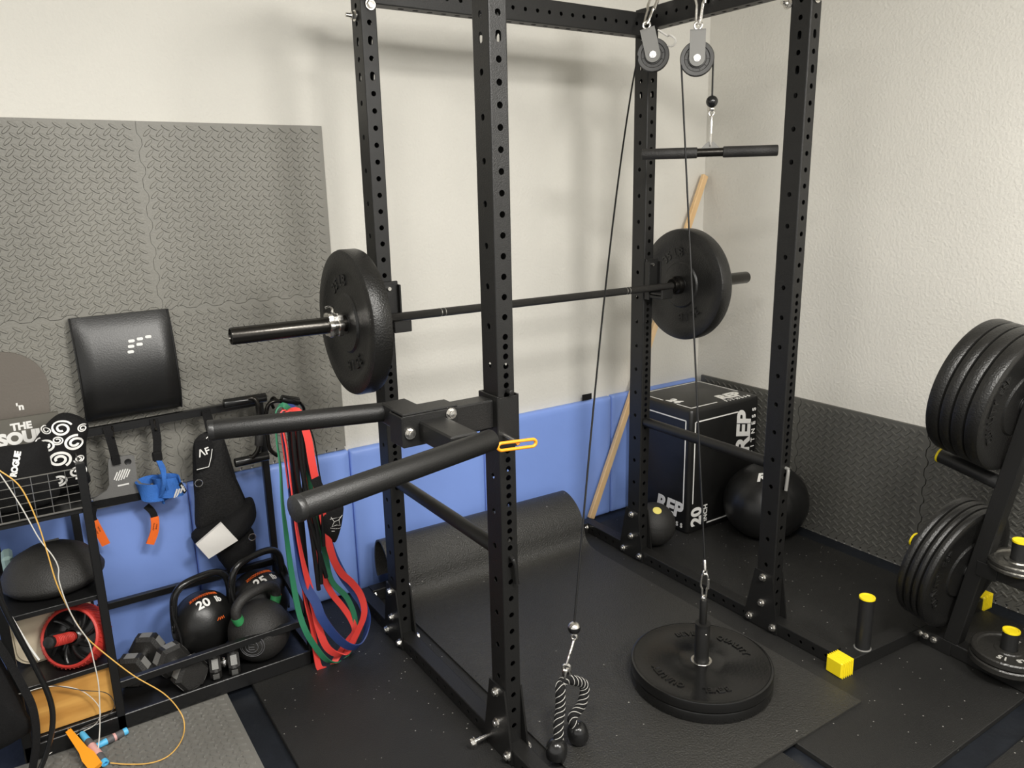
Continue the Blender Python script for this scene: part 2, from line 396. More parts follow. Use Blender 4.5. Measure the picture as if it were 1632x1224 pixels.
# ---------------------------------------------------------------- tread-plate foam tiles
def tread_tile(name, M, w_, h_, th, m, right=None, left=None, bottom=None, top=None, a=0.0385, b=0.0325, seed=0, leafh=.0046):
    """foam tile w_ x h_ in the plane of M: 'teeth' edges interlock, plain edges are straight; raised leaves in alternating rows"""
    rnd = random.Random(seed)
    def edge(n_len, kind, phase):
        p = []; n = max(4, round(n_len / .042)); st = n_len / n; d = .010
        for k in range(n):
            s = k * st; g = d if (k + phase) % 2 == 0 else -d * .2
            if kind == 'seam': p += [(s + st * .12, g * .6), (s + st * .3, g), (s + st * .7, g), (s + st * .88, g * .6)]
            elif kind == 'teeth': p += [(s + st * .17, 0), (s + st * .05, .011), (s + st * .95, .011), (s + st * .83, 0)]

        return p
    out = [(0, 0)]
    if bottom: out += [(x, o + .0006) if bottom[0] == 'seam' else (x, -o) for x, o in edge(w_, *bottom)]
    out.append((w_, 0))
    if right: out += [(w_ + o, y) for y, o in edge(h_, *right)]
    out.append((w_, h_))
    if top: out += [(x, h_ + o) for x, o in edge(w_, *top)][::-1]
    out.append((0, h_))
    if left: out += [(o + .0006, y) for y, o in edge(h_, *left)][::-1]
    mb = MB(); mb.prism(out, M, th)
    nx, ny = int(w_ / a), int(h_ / b)
    ox, oy = (w_ - (nx - .5) * a) / 2, (h_ - (ny - .5) * b) / 2
    for j in range(ny):
        for i in range(nx):
            for kk in range(2):
                cx, cy = ox + (i + .5 * kk) * a, oy + (j + .5 * kk) * b
                if not (.012 < cx < w_ - .012 and .012 < cy < h_ - .012): continue
                t = R_(45 if kk == 0 else -33); ln, wd = (.0170, .0058) if kk == 0 else (.0152, .0046)
                ca, sa = math.cos(t), math.sin(t)
                ring = []; inner = []
                for q in range(10):
                    al = 2 * pi * q / 10; x, y = ln * math.cos(al), wd * math.sin(al)
                    ring.append((cx + x * ca - y * sa, cy + x * sa + y * ca, th))
                    x, y = x * .90, y * .70; inner.append((cx + x * ca - y * sa, cy + x * sa + y * ca, th + leafh))
                mb.add(ring + inner, [(q, (q + 1) % 10, 10 + (q + 1) % 10, 10 + q) for q in range(10)] + [tuple(range(10, 20))], M)
    return mb.build(name, m, sharp=24)
MBK = lambda x, z: frame((x, YB - .0005, z), (1, 0, 0), (0, 0, 1))       # faces -Y
TW, TH = .6155, .6065
X1, X0, Z1, Z2, Z3 = .043, -.5685, .6120, 1.2195, 1.826
G = 'grey foam tiles on the back wall'
for (x, z, r, l, bt, tp, lab, sd) in (
    (X0, Z2, None, ('seam', 0), ('seam', 1), None, 'grey tread foam wall tile, upper right of the back wall group, beside the left plate', 1),
    (X0, Z1, None, ('seam', 1), ('teeth', 0), ('seam', 1), 'grey tread foam wall tile behind the black cable handles, above the blue pads', 2),
    (X0 - TW, Z2, ('seam', 0), None, ('seam', 0), None, 'grey tread foam wall tile in the upper left corner of the photo', 3),
    (X0 - TW, Z1, ('seam', 1), None, ('teeth', 0), ('seam', 0), 'grey tread foam wall tile behind the curved black pad', 4)):
    t = tread_tile('foam_wall_tile', MBK(x, z), TW - .0005, TH, .012, 'tread_foam_lit', r, l, bt, tp, seed=sd)
    tag(t, lab, 'foam tile', G)
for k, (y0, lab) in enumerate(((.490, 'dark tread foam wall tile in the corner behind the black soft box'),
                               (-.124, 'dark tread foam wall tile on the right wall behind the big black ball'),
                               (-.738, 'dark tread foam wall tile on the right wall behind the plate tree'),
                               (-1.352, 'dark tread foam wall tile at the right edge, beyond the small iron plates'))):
    t = tread_tile('foam_wall_tile', frame((XR - .0005, y0, .004), (0, -1, 0), (0, 0, 1)), .610, .612, .014, 'tread_foam_shaded',
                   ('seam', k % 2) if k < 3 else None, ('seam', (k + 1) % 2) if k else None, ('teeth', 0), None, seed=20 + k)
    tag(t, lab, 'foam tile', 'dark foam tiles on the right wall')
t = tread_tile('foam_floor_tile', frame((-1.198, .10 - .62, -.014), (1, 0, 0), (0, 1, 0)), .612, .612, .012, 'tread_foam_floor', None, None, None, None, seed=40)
tag(t, 'grey tread foam tile lying on the floor under the skipping rope handles', 'foam tile')

# ---------------------------------------------------------------- blue folding gym mat against the back wall
gm = thing('folding_gym_mat', 'blue vinyl folding gym mat standing along the back wall', 'gym mat', (.4, .51, -.019))
xs = [-1.8, -1.172, -.5565, .0545, .682, 1.42, 2.02]
for i in range(len(xs) - 1):
    a, b = xs[i], xs[i + 1]; z1 = .5995 - .012 * (.5 - abs((a + b) / 2 - .6) * .3)
    mb = MB(); w_ = b - a - .004; zc = (z1 - .018) / 2
    Mx = frame(((a + b) / 2, YB - .0014, zc), (1, 0, 0), (0, 0, 1))
    op = rrect(w_, z1 + .017, .008, 3); n = len(op)
    lev = [(0, 0, 1.0), (.020, 0, 1.0), (.0265, .004, 1), (.0300, .012, 1), (.0310, .03, 1)]
    vs = []; fs = []
    for h, ins, _ in lev:
        sx, sy = (w_ - 2 * ins) / w_, (z1 + .017 - 2 * ins) / (z1 + .017); vs += [(x * sx, y * sy, h) for x, y in op]
    for q in range(len(lev) - 1):
        for k in range(n): fs.append((q * n + k, q * n + (k + 1) % n, (q + 1) * n + (k + 1) % n, (q + 1) * n + k))
    fs.append(tuple((len(lev) - 1) * n + k for k in range(n)))
    mb.add(vs, fs, Mx); mb.build('mat_panel', 'blue_vinyl', gm, 50)
for x, z in ((1.262, .606), (1.585, .600)):
    mb = MB(); mb.box((x, YB - .030, z + .012), (.058, .004, .03), b=.0015); tag(mb.build('velcro_tab', 'black_cloth', gm), 'black velcro tab')
recentre(gm)

# ---------------------------------------------------------------- rubber floor mats
def stall(x0, x1, y0, y1, lab, nm='rubber_floor_mat', m='stall_rubber'):
    mb = MB(); mb.box(((x0 + x1) / 2, (y0 + y1) / 2, -.0095), (x1 - x0, y1 - y0, .019), b=.002)
    return tag(mb.build(nm, m), lab, 'floor mat', 'black rubber stall mats')
stall(-.5035, .6665, -1.41, .41, 'black rubber stall mat under the left rack feet, beside the grey foam tile')
stall(.7310, 1.930, -1.408, .408, 'black rubber stall mat under the soft box and the plate tree')
stall(.7310, 1.930, -3.30, -1.492, 'black rubber stall mat across the gap at the lower right corner')

# ================================================================ the power rack
H0, PW, PD, RX, FY = .1047, .050, .0745, 1.148, -.7033
rack = thing('power_rack', 'black steel four-post power rack with hole-punched uprights', 'power rack', (.6, -.32, 0))
front = [(H0 + .025 * u, .0) for u in list(range(0, 23, 2)) + list(range(23, 46)) + list(range(47, 72, 2)) + [75, 79, 81]] + [(H0 + .025 * u, .005) for u in (73, 77)]
side = [(H0 + .025 * u, .0) for u in [2] + list(range(6, 72, 4)) + [75, 79, 81]] + [(H0 + .025 * u, .005) for u in (73, 77)]
RT = .0505
for x, y in ((0, 0), (RX, 0), (0, FY), (RX, FY)):
    mb = MB()
    perforated(mb, 2.235 - RT, PW, PD, [(z - RT, s) for z, s in front], [(z - RT, s) for z, s in side if z > .2], Matrix.Translation((x + PW / 2 - .001, y + PD / 2 - .001, RT)))
    mb.build('upright', 'black_steel', rack)
for x in (0, RX):          # foot rails along the floor
    mb = MB(); L = 1.345
    M = Matrix.Translation((x + PW / 2 - .001, -.954, .0255)) @ Matrix.Rotation(-pi / 2, 4, 'X')
    hl = [(.022 + .05 * k, 0) for k in range(26) if not (.20 < .022 + .05 * k < .36 or .90 < .022 + .05 * k < 1.06)]
    perforated(mb, L, PW, .05, [], hl, M, r=.0062)
    mb.build('foot_rail', 'black_steel', rack)
def beam(name, p, q, wd, ht, holes=True, up=None):
    mb = MB(); p = Vector(p); q = Vector(q); L = (q - p).length
    y = (q - p).normalized(); z = Vector((0, 0, 1)); x = z.cross(y)          # local Z along the beam, local Y vertical
    M = Matrix((x, z, y)).transposed().to_4x4(); M.translation = p
    n = int(L / .05); off = (L - (n - 1) * .05) / 2
    hs = [(off + .05 * k, 0) for k in range(n)] if holes else []
    perforated(mb, L, wd, ht, [(a, .004) for a, _ in hs[1:-1]] if holes else [], hs, M, r=.006, rs=.0068)
    return mb.build(name, 'black_steel', rack)
beam('crossmember', (PW, .036, 2.1750), (RX - .002, .036, 2.1750), .05, .080)
beam('crossmember', (RX + .024, -.002, 2.1965), (RX + .024, FY + PD, 2.1965), .05, .077)
beam('crossmember', (.024, -.002, 2.1965), (.024, FY + PD, 2.1965), .05, .077)
beam('crossmember', (PW, .372, .0255), (RX - .002, .372, .0255), .05, .05, holes=False)
# gussets with their bolts
GP = [(-.030, .004), (.118, .004), (.118, .022), (.078, .2275), (.002, .2235), (-.030, .030)]
for x, y in ((0, 0), (RX, 0), (0, FY), (RX, FY)):
    for sgn in (-1, 1):
        mb = MB(); px = x - .001 if sgn < 0 else x + PW - .001
        M = frame((px, y, 0), (0, 1, 0), (0, 0, 1)) if sgn > 0 else frame((px - .006, y, 0), (0, 1, 0), (0, 0, 1))
        mb.prism(GP, M, .006); g = mb.build('gusset_plate', 'black_steel', rack)
        for by, bz in ((.040, .205), (.040, .104), (.090, .029), (-.014, .028)):
            mb = MB()
            hexbolt(mb, (px - .006 if sgn < 0 else px + .006, y + by, bz), (sgn, 0, 0))
            if sgn < 0 and y == FY and x == 0 and by == .090: mb = MB(); mb.cyl((px - .006, y + by, bz), (px - .058, y + by, bz), .006, 12); hexbolt(mb, (px - .056, y + by, bz), (sgn, 0, 0))
            mb.build('bolt', 'zinc', g)
# end brackets of the rear floor beam and of the top beams
for x, y, z, d in ((RX - .004, .352, .030, (-1, 0, 0)), (RX - .004, .395, .030, (-1, 0, 0)), (.050, .352, .030, (1, 0, 0)), (-.001, .352, .030, (-1, 0, 0)), (-.001, .395, .030, (-1, 0, 0))):
    mb = MB(); hexbolt(mb, (x, y, z), d); mb.build('bolt', 'zinc', rack)
for p, d in (((0.0286,-0.004,2.129), (0, -1, 0)), ((-0.004,0.0363,2.102), (-1, 0, 0)), ((RX + .022, FY - .002, 2.131), (0, -1, 0)), ((1.144,-0.6214,2.126), (-1, 0, 0))):
    mb = MB(); hexbolt(mb, p, d, .012, .010, .016)
    if abs(d[0]): mb.cyl(p, (p[0] - .030, p[1], p[2]), .006, 10)
    mb.build('bolt', 'zinc', rack)
recentre(rack)

# ---------------------------------------------------------------- safety pipes with their bent pins
def safety(x, lab):
    zz = H0 + .525; yb, yf = .0, FY + PD
    t = thing('safety_pipe', lab, 'safety pipe', (x, -.33, zz), 'safety pipes of the rack')
    mb = MB(); mb.cyl((x, yb - .004, zz), (x, yf + .002, zz), .0205, 28, .002); mb.build('pipe', 'black_steel', t)
    mb = MB(); y0 = FY - .005
    k = .010 if x < .5 else -.011
    pts = [(x, yf + .03, zz), (x, y0 + .004, zz), (x, y0 - .006, zz - .003), (x + k * .3, y0 - .010, zz - .012), (x + k * .6, y0 - .011, zz - .030), (x + k, y0 - .011, zz - .076)]
    mb.tube(smooth(pts, 4), .0060, 12); mb.build('pin', 'pulley_grey' if x > .5 else 'black_steel', t)
    recentre(t)
safety(.024, 'black round safety pipe on the left side of the rack, above the curled mat')
safety(RX + .024, 'black safety pipe on the right side of the rack, before the soft box')

# ---------------------------------------------------------------- J-cups
def jcup(x, lab):
    t = thing('j_cup', lab, 'j-cup', (x + .03, -.02, 1.20), 'j-cups holding the barbell')
    mb = MB(); mb.box((x + .032, -.009, 1.232), (.062, .010, .158), b=.002); mb.box((x + .002, -.018, 1.225), (.006, .026, .150), b=.001); mb.box((x + .062, -.018, 1.225), (.006, .026, .150), b=.001)
    mb.build('bracket', 'black_steel', t)
    mb = MB(); mb.box((x + .032, -.054, 1.164), (.060, .088, .012), b=.002); mb.build('shelf', 'black_steel', t)
    mb = MB(); mb.box((x + .032, -.054, 1.1765), (.054, .084, .011), b=.003); mb.build('liner', 'black_plastic', t)
    mb = MB(); mb.box((x + .032, -.099, 1.176), (.060, .008, .036), b=.002); mb.build('lip', 'black_steel', t)
    mb = MB(); mb.cyl((x + .030, -.022, 1.288), (x + .030, -.014, 1.288), .006, 12); mb.build('rivet', 'zinc', t)
    recentre(t)
jcup(0, 'black j-cup on the left rear upright, beside the left bumper plate')
jcup(RX, 'black j-cup on the right rear upright, beside the right bumper plate')

# ================================================================ barbell and bumper plates
BX, BY, BZ = .612, -.046, 1.1985
bb = thing('barbell', 'black olympic barbell resting across the two j-cups of the rack', 'barbell', (BX, BY, BZ))
mb = MB()
M = axis((BX - .655, BY, BZ), (1, 0, 0))
pr = [(.0001, 0), (.014, 0)]
for c in (.24, .255, 1.055, 1.07): pr += [(.014, c - .0045), (.0127, c - .0035), (.0127, c + .0035), (.014, c + .0045)]
pr += [(.014, 1.31), (.0001, 1.31)]
mb.lathe(pr, M, 28); sh = mb.build('shaft', 'knurl_steel', bb)
for c in (.24, .255, 1.055, 1.07):
    mb = MB(); mb.cyl(M @ Vector((0, 0, c - .0014)), M @ Vector((0, 0, c + .0014)), .01425, 28); tag(mb.build('knurl_mark', 'wire', sh), 'thin bright ring in the knurling')
for sg in (-1, 1):
    mb = MB(); M = axis((BX + sg * .655, BY, BZ), (sg, 0, 0))
    mb.lathe([(.0145, -.010), (.027, -.010), (.028, -.008), (.028, .004), (.036, .006), (.037, .009), (.037, .027), (.036, .030), (.0252, .031), (.0252, .436), (.0238, .440), (.021, .440), (.020, .436), (.0001, .436)], M, 40)
    mb.build('sleeve', 'black_oxide' if sg < 0 else 'black_oxide', bb)
recentre(bb)
cl = thing('barbell_collar', 'chrome lever collar clamped on the left barbell sleeve', 'barbell collar', (-.152, BY, BZ))
mb = MB(); M = axis((-.196, BY, BZ), (1, 0, 0))
out = []
for k in range(60):
    a = 2 * pi * k / 60; out.append(((.0365 + .0035 * math.cos(6 * a)) * math.cos(a), (.0365 + .0035 * math.cos(6 * a)) * math.sin(a)))
for z0, z1, sc in ((.0, .040, 1.0), (.012, .028, .93)):
    pass
n = 60; inn = [(.0256 * math.cos(2 * pi * k / 60), .0256 * math.sin(2 * pi * k / 60)) for k in range(60)]
lev = [(inn, 0), ([(x * .95, y * .95) for x, y in out], 0), (out, .003), (out, .014), ([(x * .90, y * .90) for x, y in out], .017), ([(x * .90, y * .90) for x, y in out], .027), (out, .030), (out, .041), ([(x * .95, y * .95) for x, y in out], .044), (inn, .044)]
vs = [(x, y, z) for o, z in lev for x, y in o]; fs = [(i * n + k, i * n + (k + 1) % n, (i + 1) * n + (k + 1) % n, (i + 1) * n + k) for i in range(len(lev) - 1) for k in range(n)]
mb.add(vs, fs, M); mb.build('ring', 'zinc', cl)
mb = MB(); mb.tube(smooth([(-.176, BY, BZ + .038), (-.176, BY - .004, BZ + .050), (-.186, BY - .012, BZ + .058), (-.205, BY - .016, BZ + .055)], 4), .005, 10, flat=(1, .6)); mb.build('lever', 'chrome', cl)
recentre(cl)

def bumper_profile(R, t, hub=.088, rec=.007, rim=.168, hole=.0262, edge=.010):
    h = t / 2
    half = [(hole, h * .96), (hub, h * .96), (hub + .006, h - rec), (rim - .012, h - rec), (rim, h - .0005), (R - edge, h), (R - edge * .3, h - edge * .3), (R, h - edge)]
    return half + [(r, -z) for r, z in half[::-1]]
def bumper(name, p, d, R, t, lab, words, size=.034, group=None, rec=.007, rim=.168, hub=.088, m='plate_rubber', ring=True, rad=None, cat='weight plate', roll=0.0, edge=.010):
    th = thing(name, lab, cat, p, group)
    M = axis(p, d, roll); mb = MB(); mb.lathe(bumper_profile(R, t, hub, rec, rim, edge=edge), M, 96, close=True)
    for i, (tx, ang) in enumerate(words):
        for s in (1, -1):
            Ms = M if s > 0 else M @ Matrix.Rotation(pi, 4, 'X')
            arc_text(mb, tx, Ms, rad or (hub + rim) / 2 - .002, size, .0032, t / 2 - rec, R_(ang), .0012)
    mb.build('disc', m, th)
    if ring:
        mb = MB(); mb.lathe([(.0260, t * .46), (.0258, t * .49), (.0335, t * .492), (.0340, t * .478), (.0340, -t * .478), (.0335, -t * .492), (.0258, -t * .49)], M, 40, close=True); tag(mb.build('hub_ring', 'zinc' if ring != 'dark' else 'black_steel', th), 'steel hub ring')
    recentre(th); return th
WB = [('35 LB', 100), ('35 LB', -80)]
bumper('bumper_plate', (-.108, BY, BZ), (-1, 0, 0), .225, .062, 'thick black bumper plate on the left end of the barbell, held by the chrome collar', WB, .046, 'bumper plates on the barbell', rim=.176, ring='dark', roll=R_(10))
bumper('bumper_plate', (BX + .720, BY, BZ), (-1, 0, 0), .225, .062, 'thick black bumper plate on the right end of the barbell, by the corner', WB, .046, 'bumper plates on the barbell', rim=.176, ring='dark', roll=R_(12))

# ---------------------------------------------------------------- loading pin with two plates on the floor
PX, PY = .723, -.762
for k in range(2):
    z0 = .0085 + .0362 * k + .018
    bumper('bumper_plate', (PX, PY, z0), (0, 0, 1), .228, .0360, ('upper' if k else 'lower') + ' black bumper plate of the flat pair on the loading pin', [('BEVEL', -120), ('QUALITY', 0), ('BEVEL', 60), ('QUALITY', 180)], .030,
           'flat bumper plates on the loading pin', rec=.0030, rim=.216, hub=.078, rad=.158, ring=bool(k), m='gloss_rubber', edge=.0055)
lp = thing('loading_pin', 'black steel loading pin standing in the two flat bumper plates', 'loading pin', (PX, PY, .0095))
mb = MB(); mb.lathe([(.0001, .006), (.0235, .006), (.0235, .192), (.0225, .195), (.0250, .196), (.0250, .205), (.0135, .2055), (.0001, .2055)], axis((PX, PY, .0095), (0, 0, 1)), 32); mb.build('sleeve', 'black_steel', lp)
mb = MB(); mb.cyl((PX, PY, .20), (PX, PY, .300), .0122, 24, .004); mb.build('post', 'black_steel', lp)
mb = MB(); mb.lathe([(.0001, 0), (.080, 0), (.080, .006), (.0001, .006)], axis((PX, PY, .0025), (0, 0, 1)), 32); mb.build('base_disc', 'black_steel', lp)
mb = MB(); mb.torus((PX, PY, .305), .0075, .0032, Matrix.Rotation(pi / 2, 3, 'X') , 20); mb.build('eye', 'zinc', lp)
mb = MB(); mb.ball((PX - .008, PY - .0222, .185), .0032, 10, 6); mb.build('rivet', 'zinc', lp)
recentre(lp)

# ================================================================ V-bar dip attachment on the front left upright
dz = 1.031
da = thing('dip_attachment', 'black V-bar dip attachment clamped to the front left upright', 'dip attachment', (-.1, -.69, dz))
mb = MB()
sy = FY - .008
mb.box((.0235, sy + .003, 1.008), (.066, .006, .136), b=.0015); mb.box((.0235, FY + PD + .006, 1.010), (.066, .006, .140), b=.0015)
mb.box((-.006, FY + .035, 1.010), (.006, .088, .140), b=.0015); mb.box((.0535, FY + .035, 1.010), (.006, .088, .140), b=.0015)
mb.build('clamp_sleeve', 'black_steel', da)
mb = MB(); mb.box((-.134, -.662, dz), (.256, .058, .076), b=.004); mb.build('beam', 'black_steel', da)
mb = MB(); mb.box((-.192, -.694, 1.0315), (.150, .007, .078), b=.002); mb.box((-.192, -.629, 1.0315), (.150, .007, .078), b=.002); mb.box((-.190, -.662, 1.073), (.150, .068, .006), b=.002)
mb.box((-.2655, -.662, 1.031), (.006, .070, .076), b=.002)
mb.build('saddle_plate', 'black_steel', da)
mb = MB(); hexbolt(mb, (-.249, -.698, 1.028), (0, -1, 0), .0105, .009, .0145); mb.build('bolt', 'zinc', da)
mb = MB(); hexbolt(mb, (-.136, -.698, 1.058), (0, -1, 0), .0105, .009, .0145); mb.build('bolt', 'zinc', da)
mb = MB(); mb.box((-.188, -.775, 1.028), (.072, .160, .050), b=.004); mb.build('arm', 'black_steel', da)
mb = MB(); mb.box((-.196, -.560, 1.030), (.072, .135, .055), b=.004); mb.build('arm', 'black_steel', da)
BR = .0252
def dipbar(p, q):
    mb = MB(); d = (Vector(q) - Vector(p)).normalized(); mb.cyl(p, q, BR, 36, .002); b_ = mb.build('dip_bar', 'black_steel', da)
    mb = MB(); mb.cyl(Vector(q) - d * .012, Vector(q) + d * .004, BR + .0008, 36, .003); mb.build('end_cap', 'black_plastic', b_)
dipbar((-.125, -.8665, 1.031), (-0.6246,-0.9914,1.03))
dipbar((-.205, -.5000, 1.031), (-.6409, -.4020, 1.036))
mb = MB(); mb.cyl((.0100, FY - .008, .976), (.0100, -.775, .972), .0055, 12); mb.build('pin', 'zinc', da)
mb = MB(); A_, B_ = Vector((-0.0441,-0.783,0.9755)), Vector((0.0461,-0.783,0.9672)); up = Vector((0, 0, 1)); dd = (B_ - A_).normalized(); nn = dd.cross(up).cross(dd).normalized()
lp_ = []
for k in range(24):
    a = 2 * pi * k / 24; s = math.cos(a); lp_.append((A_ if s < 0 else B_) + dd * .012 * s + nn * .0095 * math.sin(a))
mb.tube(lp_, .0042, 10, closed=True); mb.tube([Vector((.0100, -.772, .972)), (A_ + B_) / 2 * .75 + Vector((.0100, -.775, .972)) * .25 + nn * .004], .005, 8)
tag(mb.build('pin_handle', 'orange_plastic', da), 'orange loop handle of the locking pin')
mb = MB(); mb.cyl((.026, FY - .001, 1.0895), (.026, FY - .022, 1.0895), .0066, 16, .002); mb.build('stud', 'black_steel', da)
recentre(da)

# ================================================================ cable station hung from the right top beam
TT = Vector((.69, -.72, 0)).normalized(); NN = Vector((-TT.y, TT.x, 0)) * -1     # wheel plane direction, wheel axis towards the middle of the room
if NN.y > 0: NN = -NN
UP = Vector((0, 0, 1))
def pulley(c, tilt, lab):
    t = thing('pulley', lab, 'pulley', c, 'pulleys of the cable station')
    a_ = TT * math.cos(tilt) + UP * math.sin(tilt); b_ = -TT * math.sin(tilt) + UP * math.cos(tilt)
    M = Matrix((a_, b_, a_.cross(b_))).transposed().to_4x4(); M.translation = c
    mb = MB(); h = .0115
    mb.lathe([(.010, h * .7), (.030, h * .7), (.0325, h * .5), (.0415, h * .5), (.044, h * .95), (.0555, h), (.0580, h * .75), (.0535, .003), (.0525, 0)] + [(.0535, -.003), (.0580, -h * .75), (.0555, -h), (.044, -h * .95), (.0415, -h * .5), (.0325, -h * .5), (.030, -h * .7), (.010, -h * .7)], M, 48, close=True)
    for k in range(10):
        for s in (1, -1):
            R3 = Matrix.Rotation(2 * pi * k / 10, 4, 'Z'); mb.add(*_rib(s * h), M @ R3)
    mb.build('wheel', 'nylon', t)
    ol = [(-.0265, .090)] + [(.0265, .090)] + [(.0265 * math.cos(R_(a)), .0265 * math.sin(R_(a))) for a in range(0, -181, -15)]
    mb = MB()
    for s in (1, -1): mb.prism(ol[::-1] if s < 0 else ol, M, .003 * s, s * .0165)
    mb.add(*_slab(.053, .004, .039, (0, .0905, 0)), M)
    mb.build('bracket', 'pulley_grey', t)
    mb = MB(); hexbolt(mb, c + M.col[2].xyz * .0195, M.col[2].xyz, .0095, .006, .0115); hexbolt(mb, c - M.col[2].xyz * .0195, -M.col[2].xyz, .0095, .006, .0115); mb.build('axle_bolt', 'zinc', t)
    mb = MB(); mb.torus(c + b_ * .106, .0125, .0042, Matrix((a_, b_, a_.cross(b_))).transposed(), 24); mb.build('swivel_eye', 'zinc', t)
    recentre(t); return c + b_ * .114
def _rib(z):
    return [(.0315, -.0011, z * .45), (.0425, -.0011, z * .45), (.0425, .0011, z * .45), (.0315, .0011, z * .45), (.0315, -.0011, z * .85), (.0425, -.0011, z * .85), (.0425, .0011, z * .85), (.0315, .0011, z * .85)], [(0, 1, 5, 4), (1, 2, 6, 5), (2, 3, 7, 6), (3, 0, 4, 7), (4, 5, 6, 7)]
def _slab(a, b, c, o):
    vs = [(o[0] + x * a / 2, o[1] + y * b / 2, o[2] + z * c / 2) for x in (-1, 1) for y in (-1, 1) for z in (-1, 1)]
    return vs, [(0, 1, 3, 2), (4, 6, 7, 5), (0, 4, 5, 1), (2, 3, 7, 6), (0, 2, 6, 4), (1, 5, 7, 3)]
def snap_hook(lo, hi, lab, group, wd=.017, r=.0042, side=None):
    lo, hi = Vector(lo), Vector(hi); t = thing('carabiner', lab, 'carabiner', lo, group)
    d = (hi - lo); L = d.length; d.normalize(); s = (side or TT).copy(); s = (s - d * s.dot(d)).normalized()
    mb = MB(); pts = []
    for k in range(28):
        a = 2 * pi * k / 28; y = math.sin(a); x = math.cos(a)
        wdt = wd * (.62 if y < -.2 else 1.0)
        pts.append(lo + d * (L / 2 + y * L / 2 * (1.0 if abs(y) < .98 else 1)) + s * math.copysign(abs(x) ** .55, x) * wdt)
    mb.tube(pts, r, 8, closed=True); mb.build('frame', 'zinc', t)
    mb = MB(); mb.tube([lo + d * L * .40 + s * wd * .98, lo + d * L * .80 + s * wd * .99], r * 1.25, 8); mb.build('gate', 'zinc', t)
    recentre(t)
PL, PR = Vector((1.096,-0.081,2.052)), Vector((1.116,-0.2778,2.014))
eL = pulley(PL, R_(14), 'left grey cable pulley, tilted, hanging in front of the right rear upright')
eR = pulley(PR, R_(0), 'right grey cable pulley, hanging straight, carrying the lat bar cable')
GC = 'carabiners of the cable station'
for e, x, lab in ((eL, PL, 'carabiner carrying the tilted left pulley from the beam'), (eR, PR, 'carabiner carrying the straight right pulley from the beam')):
    q = Vector((RX - .014, e.y + .004, 2.285)); snap_hook(e - (q - e).normalized() * .004, q, lab, GC, .0175, .0052, Vector((.25, -1, 0)))
# main cable: lat bar -> right pulley -> loading pin
r_ = .0545
c1 = thing('steel_cable', 'black coated cable running over the right pulley down to the loading pin', 'cable', PR)
top = [PR + TT * r_ * math.cos(R_(a)) + UP * r_ * math.sin(R_(a)) for a in range(-4, 185, 10)]
latb = PR + TT * (r_ + .001) + Vector((0, 0, -.128))
pin_top = Vector((PX, PY, .400))
mb = MB(); mb.tube([latb] + top + [pin_top], .0031, 8); mb.build('cable', 'cable_black', c1)
mb = MB(); mb.cyl(pin_top, pin_top + (top[-1] - pin_top).normalized() * .034, .0052, 12, .001); mb.build('ferrule', 'zinc', c1)
mb = MB(); mb.torus(pin_top - Vector((0, 0, .006)), .0085, .0026, Matrix.Rotation(pi / 2, 3, 'X'), 20); mb.build('eye', 'zinc', c1)
bl = latb - Vector((0, 0, .014))
mb = MB(); mb.ball(bl, .0205, 28, 16); mb.build('stopper_ball', 'black_gloss', c1)
mb = MB(); mb.lathe([(.006, 0), (.0125, 0), (.0135, .003), (.0125, .006), (.006, .006)], axis(bl - Vector((0, 0, .028)), (0, 0, 1)), 20); mb.torus(bl - Vector((0, 0, .038)), .0085, .0034, Matrix((TT, UP, TT.cross(UP))).transposed(), 20); tag(mb.build('swivel', 'zinc', c1), 'zinc swivel under the stopper ball')
recentre(c1)
snap_hook((PX, PY, .303), pin_top - Vector((0, 0, .011)), 'carabiner joining the cable to the loading pin on the floor', GC, .0115, .0035)
lb_c = bl - Vector((0, 0, .170))
snap_hook(lb_c + Vector((0, 0, .020)), bl - Vector((0, 0, .044)), 'carabiner between the black stopper ball and the lat bar', GC, .0095, .0042, NN)
lb = thing('lat_bar', 'short black straight lat bar with thick grips hanging from the right pulley', 'lat bar', lb_c)
mb = MB(); mb.cyl(lb_c - TT * .05, lb_c + TT * .05, .0150, 28); mb.build('shaft', 'black_oxide', lb)
for s in (-1, 1):
    mb = MB(); mb.cyl(lb_c + TT * .044 * s, lb_c + TT * (.229 if s > 0 else .238) * s, .0190, 32, .003); mb.build('grip', 'black_rubber', lb)
mb = MB(); Ml = frame(lb_c, TT, UP); mb.prism([(-.036, .010), (.036, .010), (.010, .036), (-.010, .036)], Ml, .007, -.0035); mb.build('hanger_plate', 'pulley_grey', lb)
recentre(lb)
# second cable: rope handle -> left pulley -> short free end
ball = Vector((0.2322,-0.715,0.3466))
tL = [PL + TT * r_ * math.cos(R_(a)) + UP * r_ * math.sin(R_(a)) for a in range(40, 175, 9)]
c2 = thing('steel_cable', 'black coated cable from the left pulley down to the triceps rope', 'cable', PL)
loop = smooth([tL[0], (1.118,-0.1359,2.113), (1.118,-0.1709,2.091), (1.118,-0.1561,2.074), (1.118,-0.1309,2.08)], 5)
mb = MB(); bt = ball + Vector((0, 0, .012)); mb.tube(tL[1:] + [tL[-1].lerp(bt, t) + Vector((-.83, .554, 0)) * .022 * math.sin(pi * t ** .75) for t in [k / 14 for k in range(1, 14)]] + [bt], .0031, 8); mb.build('cable', 'cable_black', c2)
mb = MB(); mb.tube([Vector((1.118,-0.0811,2.139))] + loop[4:], .0036, 8); tag(mb.build('end_loop', 'white_cloth', c2), 'pale loop at the free end of the cable')
mb = MB(); mb.ball(ball, .0185, 28, 16); mb.build('stopper_ball', 'black_gloss', c2)
